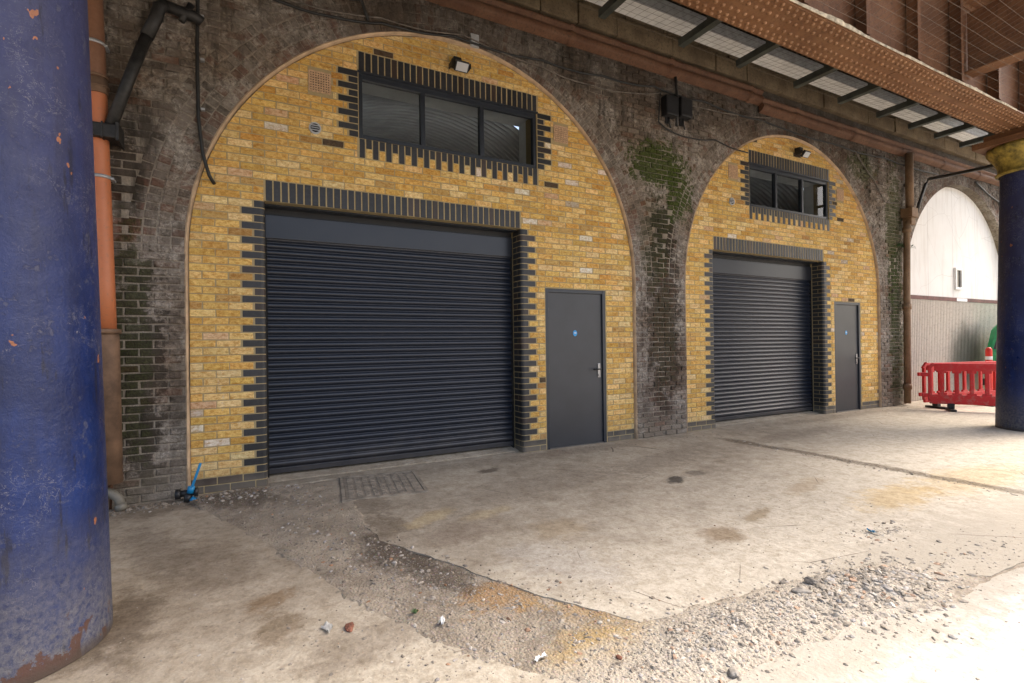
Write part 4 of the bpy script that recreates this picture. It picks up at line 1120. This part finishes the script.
# green vehicle, nose toward the left
t = thing('green_vehicle', 'small green vehicle mostly hidden behind the right blue column', 'vehicle', (15.62, -.85, 0))
def vsec(x, zb, zt, w, c):     # cross-section of the body
    return [(x, -w, zb), (x, -w, zt - c), (x, -w + c, zt), (x, w - c, zt), (x, w, zt - c), (x, w, zb)]
secs = [vsec(0.0, .42, .86, .5, .1), vsec(.06, .36, 1.0, .56, .1), vsec(.14, .34, 1.08, .6, .1), vsec(.5, .34, 1.72, .6, .12), vsec(.62, .34, 1.8, .6, .12), vsec(1.75, .34, 1.82, .6, .12), vsec(1.85, .36, 1.7, .58, .12)]
s = MB(); b = len(s.v)
for q in secs: s.v += q
for i in range(len(secs) - 1):
    for j in range(5): s.face([b + i * 6 + j, b + i * 6 + j + 1, b + (i + 1) * 6 + j + 1, b + (i + 1) * 6 + j])
    s.face([b + i * 6 + 5, b + i * 6, b + (i + 1) * 6, b + (i + 1) * 6 + 5])
s.face(list(range(b, b + 6))); s.face(list(range(b + (len(secs) - 1) * 6, b + len(secs) * 6))[::-1])
s.build('body', M_GREEN, t)
s = MB(); s.add([(.32, -.608, 1.14), (.95, -.608, 1.14), (.95, -.608, 1.6), (.56, -.608, 1.6)], [(0, 1, 2, 3)]); s.build('side_window_glare', M_WBAND, t)  # plain white: glare on the glass painted as colour
s = MB(); s.add([(.17, -.45, 1.15), (.47, -.42, 1.66), (.47, .42, 1.66), (.17, .45, 1.15)], [(0, 1, 2, 3)]); s.build('windscreen', M_FRAME, t)
s = MB(); s.box(-.1, .25, -.62, .62, .28, .44, bev=.03); s.build('bumper', M_BLACK, t)
s = MB(); s.box(-.11, -.09, -.6, -.2, .36, .4); s.box(-.08, .2, -.63, -.615, .36, .4); s.build('red_strip', M_REDL, t)
s = MB(); s.tube([(-.02, -.4, .7), (.06, -.4, .7)], .08, 16); s.build('headlight', M_LENS, t)
s = MB(); s.tube([(-.02, .4, .7), (.06, .4, .7)], .08, 16); s.build('headlight', M_LENS, t)
s = MB(); s.box(.0, .06, -.72, -.6, 1.08, 1.2, bev=.02); s.build('mirror', M_WBAND, t)
for wx_ in (.42, 1.5):
    for sy in (-1, 1):
        s = MB(); s.tube([(wx_, sy * .46, .27), (wx_, sy * .48, .27), (wx_, sy * .6, .27), (wx_, sy * .62, .27)], [.24, .27, .27, .24], 28); wv = s.build('wheel', M_TYRE, t)
        s = MB(); s.tube([(wx_, sy * .618, .27), (wx_, sy * .626, .27)], .14, 20); s.build('rim', M_GALV, wv)

# ------------------------------------------------------------------ ground
def inside(p, poly):
    c = False
    for i in range(len(poly)):
        a, b = poly[i - 1], poly[i]
        if (a[1] > p[1]) != (b[1] > p[1]) and p[0] < (b[0] - a[0]) * (p[1] - a[1]) / (b[1] - a[1]) + a[0]: c = not c
    return c
main = [(.03, .3), (.03, -.05), (.36, -.07), (.70, -.06), (.68, -.5), (.66, -.87), (.63, -1.54), (.66, -2.04), (.92, -2.59), (1.13, -3.06), (1.32, -3.42), (1.55, -3.81), (1.93, -3.86), (2.34, -3.91), (2.98, -3.99), (3.3, -4.06), (3.5, -4.3), (3.72, -4.44), (4.48, -4.46), (5.93, -4.5), (9, -4.5), (13, -4.5), (24, -4.5), (24, .6), (4, .6)]
left = [(-9, .5), (-.9, .5), (-.9, -.1), (-.66, -.2), (-.45, -.75), (-.25, -1.24), (.1, -2.17), (.27, -2.69), (.45, -3.13), (.62, -3.5), (.85, -3.85), (1.2, -4.25), (1.45, -4.36), (1.45, -4.5), (1.45, -30), (-30, -30), (-30, .5)]
road = [(1.47, -4.34), (1.99, -4.33), (2.23, -4.37), (2.55, -4.33), (2.86, -4.38), (3.11, -4.47), (3.32, -4.46), (4.09, -4.48), (6, -4.5), (12, -4.5), (40, -4.5), (40, -30), (1.47, -30)]
# one sheet of dirt to the horizon, finely bumped near the camera
def dirt_h(x, y):
    hh = -.005 + .009 * fbm(x * 2.2, y * 2.2, 1, 5) + .007 * fbm(x * 9, y * 9, 4, 3)
    # heaps of rubble in front of the slab
    for (cx, cyy, rx, ry, a) in ((1.85, -4.08, .5, .2, .035), (2.9, -4.2, .5, .26, .05), (2.35, -4.05, .3, .15, .02), (.4, -1.7, .3, .6, .01), (-.25, -.3, .5, .22, .05), (.3, -.45, .3, .3, .02)):
        d = ((x - cx) / rx) ** 2 + ((y - cyy) / ry) ** 2
        hh += a * math.exp(-d * 1.3) * (1 + .5 * fbm(x * 7, y * 7, 2, 3))
    for (cx, cyy, rx, ry, a) in ((1.1, -3.1, .25, .25, .016), (.85, -2.55, .2, .3, .024)):
        hh -= .0 * a * math.exp(-((x - cx) / rx) ** 2 - ((y - cyy) / ry) ** 2)
    if any(all(inside((x + a, y + b), q) for a, b in ((.045, 0), (-.045, 0), (0, .045), (0, -.045))) for q in (main, left, road)): hh = min(hh, -.012) - .025
    return hh
s = MB(); xs = [-60, -25, -10, -5, -2]; x = -1.2
while x < 4.6: xs.append(x); x += .03
while x < 8: xs.append(x); x += .15
xs += [8, 10, 13, 18, 25, 60]
ys = [-60, -25, -12, -8, -6]; y = -5.2
while y < .3: ys.append(y); y += .03
ys += [.3, 1, 5, 12]
for yy in ys:
    for xx in xs:
        near = (-1.5 < xx < 8.2) and (-5.5 < yy < .31)
        s.v.append((xx, yy, dirt_h(xx, yy) if near else -.05))
n = len(xs)
for j in range(len(ys) - 1):
    for i in range(n - 1): s.face([j * n + i, j * n + i + 1, (j + 1) * n + i + 1, (j + 1) * n + i], smooth=True)
tag(s.build('ground', M_DIRT), kind='structure')

def slab(name, outline, mat, z, seed, ragged=.02, th=.09, step=.05):
    P = []
    for i in range(len(outline)):
        a = Vector(outline[i]); b = Vector(outline[(i + 1) % len(outline)]); L = (b - a).length
        nseg = max(1, int(L / step)) if L < 8 and ragged else 1
        nrm = Vector((-(b - a).y, (b - a).x)).normalized()
        for k in range(nseg):
            q = a.lerp(b, k / nseg)
            if k or nseg > 1: q = q + nrm * ragged * (fbm(q.x * 6, q.y * 6, seed, 4) + .4 * fbm(q.x * 25, q.y * 25, seed + 3, 2))
            P.append(q)
    bm = bmesh.new()
    top = [bm.verts.new((q.x, q.y, z)) for q in P]
    f = bm.faces.new(top)
    if f.normal.z < 0: f.normal_flip()
    ret = bmesh.ops.extrude_face_region(bm, geom=[f])
    for v in [g for g in ret['geom'] if isinstance(g, bmesh.types.BMVert)]: v.co.z = z
    # original stays as the bottom
    for v in top: v.co.z = z - th
    topf = [g for g in ret['geom'] if isinstance(g, bmesh.types.BMFace)]
    bmesh.ops.triangulate(bm, faces=topf)
    bmesh.ops.recalc_face_normals(bm, faces=bm.faces[:])
    s = MB(); s.bm(bm); o = s.build(name, mat); tag(o, kind='structure'); return o
slab('pavement', main, M_MAIN, .0, 2)
slab('pavement', left, M_LEFT, -.004, 9, .014)
slab('road', road, M_ROAD, .004, 14, .02)

# inspection cover by the shutter
t = thing('inspection_cover', 'dusty rectangular inspection cover in the pavement by the nearer shutter', 'manhole cover', (1.03, -.56, .0), None, rad(-8))
s = MB()
s.box(-.36, .36, -.4, .4, -.02, .007)
for i in range(9):
    for j in range(10):
        s.box(-.335 + i * .076, -.335 + i * .076 + .05, -.375 + j * .076, -.375 + j * .076 + .05, .007, .0125, bev=.003)
s.build('cover', M_COVER, t)
s = MB()
for (a, b_, c_, d) in ((-.4, .4, -.44, -.405), (-.4, .4, .405, .44), (-.4, -.365, -.405, .405), (.365, .4, -.405, .405)): s.box(a, b_, c_, d, -.02, .011)
s.build('frame', M_COVER, t)

# loose stones and grit
def stone(mb, x, y, z, size, r, col):
    bm = bmesh.new(); bmesh.ops.create_icosphere(bm, subdivisions=1, radius=1)
    o = r.uniform(0, 50)
    for v in bm.verts: v.co *= 1 + .55 * noise.noise(v.co * 1.3 + Vector((o, o * 2, 0)))
    M = Matrix.Translation((x, y, z)) @ Matrix.Rotation(r.uniform(0, 6.3), 4, 'Z') @ Matrix.Rotation(r.uniform(-.4, .4), 4, 'X') @ Matrix.Diagonal((size * r.uniform(.8, 1.5), size * r.uniform(.6, 1.1), size * r.uniform(.4, .8), 1))
    mb.bm(bm, col, 0, M)
def chip(mb, x, y, z, size, r, col):
    vs = []; 
    for sx, sy, sz in ((-1, -1, -1), (1, -1, -1), (1, 1, -1), (-1, 1, -1), (-.7, -.7, 1), (.6, -.8, 1), (.8, .6, 1), (-.6, .7, 1)): vs.append(Vector((sx * r.uniform(.6, 1.2), sy * r.uniform(.5, 1), sz * r.uniform(.3, .7))) * size)
    M = Matrix.Translation((x, y, z)) @ Matrix.Rotation(r.uniform(0, 6.3), 4, 'Z') @ Matrix.Rotation(r.uniform(-.5, .5), 4, 'X')
    mb.add([M @ v for v in vs], [(0, 3, 2, 1), (4, 5, 6, 7), (0, 1, 5, 4), (1, 2, 6, 5), (2, 3, 7, 6), (3, 0, 4, 7)], col)
def scol(r, x=0, y=0):
    q = r.random(); k = r.uniform(.75, 1.2)
    c = (.3, .26, .21) if q < .4 else (.4, .36, .31) if q < .62 else (.2, .17, .14) if q < .8 else (.55, .52, .48) if q < .9 else (.33, .33, .35) if q < .96 else (.4, .18, .08)
    d = (.5, .44, .355) if (y < -3.7 and x > 1.35) else (.2, .16, .12) if y > -3.0 and x < 1.2 else (.32, .27, .21)
    return tuple(v * k for v in mixc(c, d, .5))
st = MB(); r = random.Random(77)
def zat(x, y):
    if inside((x, y), main): return .0
    if inside((x, y), left): return -.004
    if inside((x, y), road): return .004
    return dirt_h(x, y)
def scatter(n, cx, cyy, sx, sy, s0, s1, rot=0, big=.06, only_dirt=False):
    k = 0
    while k < n:
        u, v = r.gauss(0, sx), r.gauss(0, sy); x = cx + u * math.cos(rot) - v * math.sin(rot); y = cyy + u * math.sin(rot) + v * math.cos(rot); k += 1
        if y > -.06 or y < -5.6: continue
        z = zat(x, y)
        if only_dirt and (z == 0 or z == -.004 or z == .004): continue
        size = s0 + (s1 - s0) * r.random() ** 4.5
        (stone if size > .009 else chip)(st, x, y, z - size * .05, size, r, scol(r, x, y))
scatter(3600, 1.85, -4.1, .36, .12, .0015, .015)
scatter(3600, 2.9, -4.2, .34, .14, .0015, .021)
scatter(700, 2.3, -4.05, .6, .1, .002, .015)
scatter(500, 1.5, -3.95, .3, .2, .002, .015)
scatter(500, 5.0, -4.35, 1.6, .1, .002, .012)
scatter(1100, .45, -2.2, .18, .75, .003, .018, .25, only_dirt=True)
scatter(700, .78, -2.85, .16, .4, .003, .018, .4)
scatter(700, -.2, -.32, .35, .12, .004, .024, only_dirt=True)
scatter(500, .2, -.7, .25, .35, .003, .018, .2, only_dirt=True)
scatter(300, 1.1, -3.45, .3, .2, .003, .016)
scatter(260, .75, -3.75, .35, .2, .003, .014)
scatter(220, .3, -3.25, .5, .25, .002, .012)
scatter(160, 3.95, -3.75, .16, .07, .004, .02)
scatter(60, 4.0, -4.2, .2, .06, .004, .02)
scatter(350, 6.02, -2.2, .07, .9, .004, .02)
scatter(700, 2.5, -3.4, 1.6, .5, .002, .008)
scatter(500, -.2, -3.2, .7, .6, .002, .007)
scatter(260, 3.0, -4.75, 1.2, .25, .002, .01)
scatter(240, 7.5, -.3, 2.5, .12, .003, .014)
scatter(150, 3.5, -.16, 2.0, .05, .003, .012)
scatter(220, -1.1, -.2, .22, .08, .005, .03)
tag(st.build('rubble', M_STONE), 'loose grit and small rubble strewn over the dirt strips', 'rubble', None, 'stuff')

# larger single pieces
def lump(name, label, cat, x, y, size, mat, seed, sq=(1, .8, .55), group=None):
    bm = bmesh.new(); bmesh.ops.create_icosphere(bm, subdivisions=3, radius=1); rr = random.Random(seed); o = rr.uniform(0, 90)
    for v in bm.verts:
        v.co *= 1 + .35 * noise.noise(v.co * 1.1 + Vector((o, 1, 2))) + .12 * noise.noise(v.co * 3.5 + Vector((o, 5, 2)))
    s = MB(); s.bm(bm, (1, 1, 1), 0, Matrix.Diagonal((size * sq[0], size * sq[1], size * sq[2], 1)))
    o_ = s.build(name, mat); o_.location = (x, y, zat(x, y) + size * sq[2] * .45); o_.rotation_euler = (0, 0, rr.uniform(0, 6)); tag(o_, label, cat, group); return o_
M_ROCK = simple('grey_rock', (.3, .27, .23), .9, var=.4, nsc=25, bump=.7)
M_ROCKD = simple('dark_rock', (.2, .175, .145), .9, var=.4, nsc=25, bump=.7)
lump('rock', 'dark lump of broken concrete topping the right rubble heap', 'rock', 2.68, -4.0, .04, M_ROCKD, 1)
lump('rock', 'pale grey lump of stone on the right rubble heap', 'rock', 2.5, -4.05, .04, M_ROCK, 2, (1.3, .7, .5))
lump('rock', 'small dark stone left of the right rubble heap crest', 'rock', 2.56, -3.9, .022, M_ROCKD, 3)
lump('rock', 'grey stone lying on the pale road edge at the bottom right', 'rock', 1.62, -4.31, .03, M_ROCK, 4)
lump('brick_fragment', 'red brown brick fragment beside the white rag', 'brick', .24, -3.13, .027, M_BRK, 5, (1.3, .8, .5))
lump('brick_fragment', 'small orange brick chip on the dirt below the ochre patch', 'brick', 1.27, -3.98, .016, M_BRK, 6)
def scrap(name, label, cat, x, y, w, l, mat, seed, hgt=.02):
    s = MB(); n = 9; rr = random.Random(seed); o = rr.uniform(0, 40)
    for j in range(n):
        for i in range(n):
            u, v = i / (n - 1) - .5, j / (n - 1) - .5; e = 1 + .5 * fbm(u * 2 + o, v * 2, 3)
            s.v.append((u * w * e, v * l * e, .006 + hgt * abs(fbm(u * 3 + o, v * 3, 9)) * 1.6))
    for j in range(n - 1):
        for i in range(n - 1): s.face([j * n + i, j * n + i + 1, (j + 1) * n + i + 1, (j + 1) * n + i], smooth=True)
    o_ = s.build(name, mat); o_.location = (x, y, zat(x, y)); o_.rotation_euler = (0, 0, rr.uniform(0, 6)); tag(o_, label, cat)
scrap('rag', 'crumpled dirty white rag on the pavement near the bottom left', 'rag', .14, -3.08, .08, .04, M_RAG, 1, .02)
scrap('paper_scrap', 'small white folded scrap near the ochre dirt patch', 'litter', .66, -3.33, .03, .045, M_WBAND, 2, .03)
scrap('paper_scrap', 'long white scrap lying at the bottom edge of the dirt', 'litter', .95, -3.82, .07, .022, M_WBAND, 3, .02)
scrap('leaf_scrap', 'green and orange leaf scrap on the left pavement edge', 'litter', .57, -3.17, .03, .03, M_LEAF, 4, .02)
scrap('paper_scrap', 'tiny blue scrap on the small rubble pile at right', 'litter', 3.86, -3.72, .05, .03, M_BLUEH, 5, .02)

# ------------------------------------------------------------------ camera
cam = bpy.data.cameras.new('camera'); co = bpy.data.objects.new('camera', cam); COL.objects.link(co)
F = 509.57; cam.sensor_width = 36; cam.lens = F / 1024 * 36; cam.clip_end = 500; cam.clip_start = .05
yw, pi_, ro = rad(27.9867), rad(.2242), rad(-.7173)
f = Vector((math.sin(yw) * math.cos(pi_), math.cos(yw) * math.cos(pi_), math.sin(pi_))); rt = Vector((math.cos(yw), -math.sin(yw), 0)); up = rt.cross(f)
r2 = rt * math.cos(ro) + up * math.sin(ro); u2 = -rt * math.sin(ro) + up * math.cos(ro)
co.matrix_world = Matrix(((r2.x, u2.x, -f.x, -.2305), (r2.y, u2.y, -f.y, -5.807), (r2.z, u2.z, -f.z, 1.4285), (0, 0, 0, 1)))
scene.camera = co

# ------------------------------------------------------------------ light
EL = 50; tosun = Vector((.93, -.20, 0)).normalized(); az = math.atan2(tosun.x, tosun.y)
w = bpy.data.worlds.new('World'); scene.world = w; w.use_nodes = True; nt = w.node_tree
bg = nt.nodes['Background']; sky = nt.nodes.new('ShaderNodeTexSky'); sky.sky_type = 'NISHITA'; sky.sun_disc = False
sky.sun_elevation = rad(EL); sky.sun_rotation = az; sky.air_density = 1.0; sky.dust_density = 6.0; sky.ozone_density = .6
nt.links.new(sky.outputs[0], bg.inputs[0]); bg.inputs[1].default_value = .45
sl = bpy.data.lights.new('sun', 'SUN'); sl.energy = 2.5; sl.angle = rad(16); sl.color = (1, .975, .94)
so = bpy.data.objects.new('sun', sl); COL.objects.link(so)
d = Vector((tosun.x * math.cos(rad(EL)), tosun.y * math.cos(rad(EL)), math.sin(rad(EL))))
so.rotation_euler = d.to_track_quat('Z', 'Y').to_euler(); so.location = (20, -20, 20)
scene.view_settings.view_transform = 'Standard'; scene.view_settings.look = 'None'; scene.view_settings.exposure = 0; scene.view_settings.gamma = 1
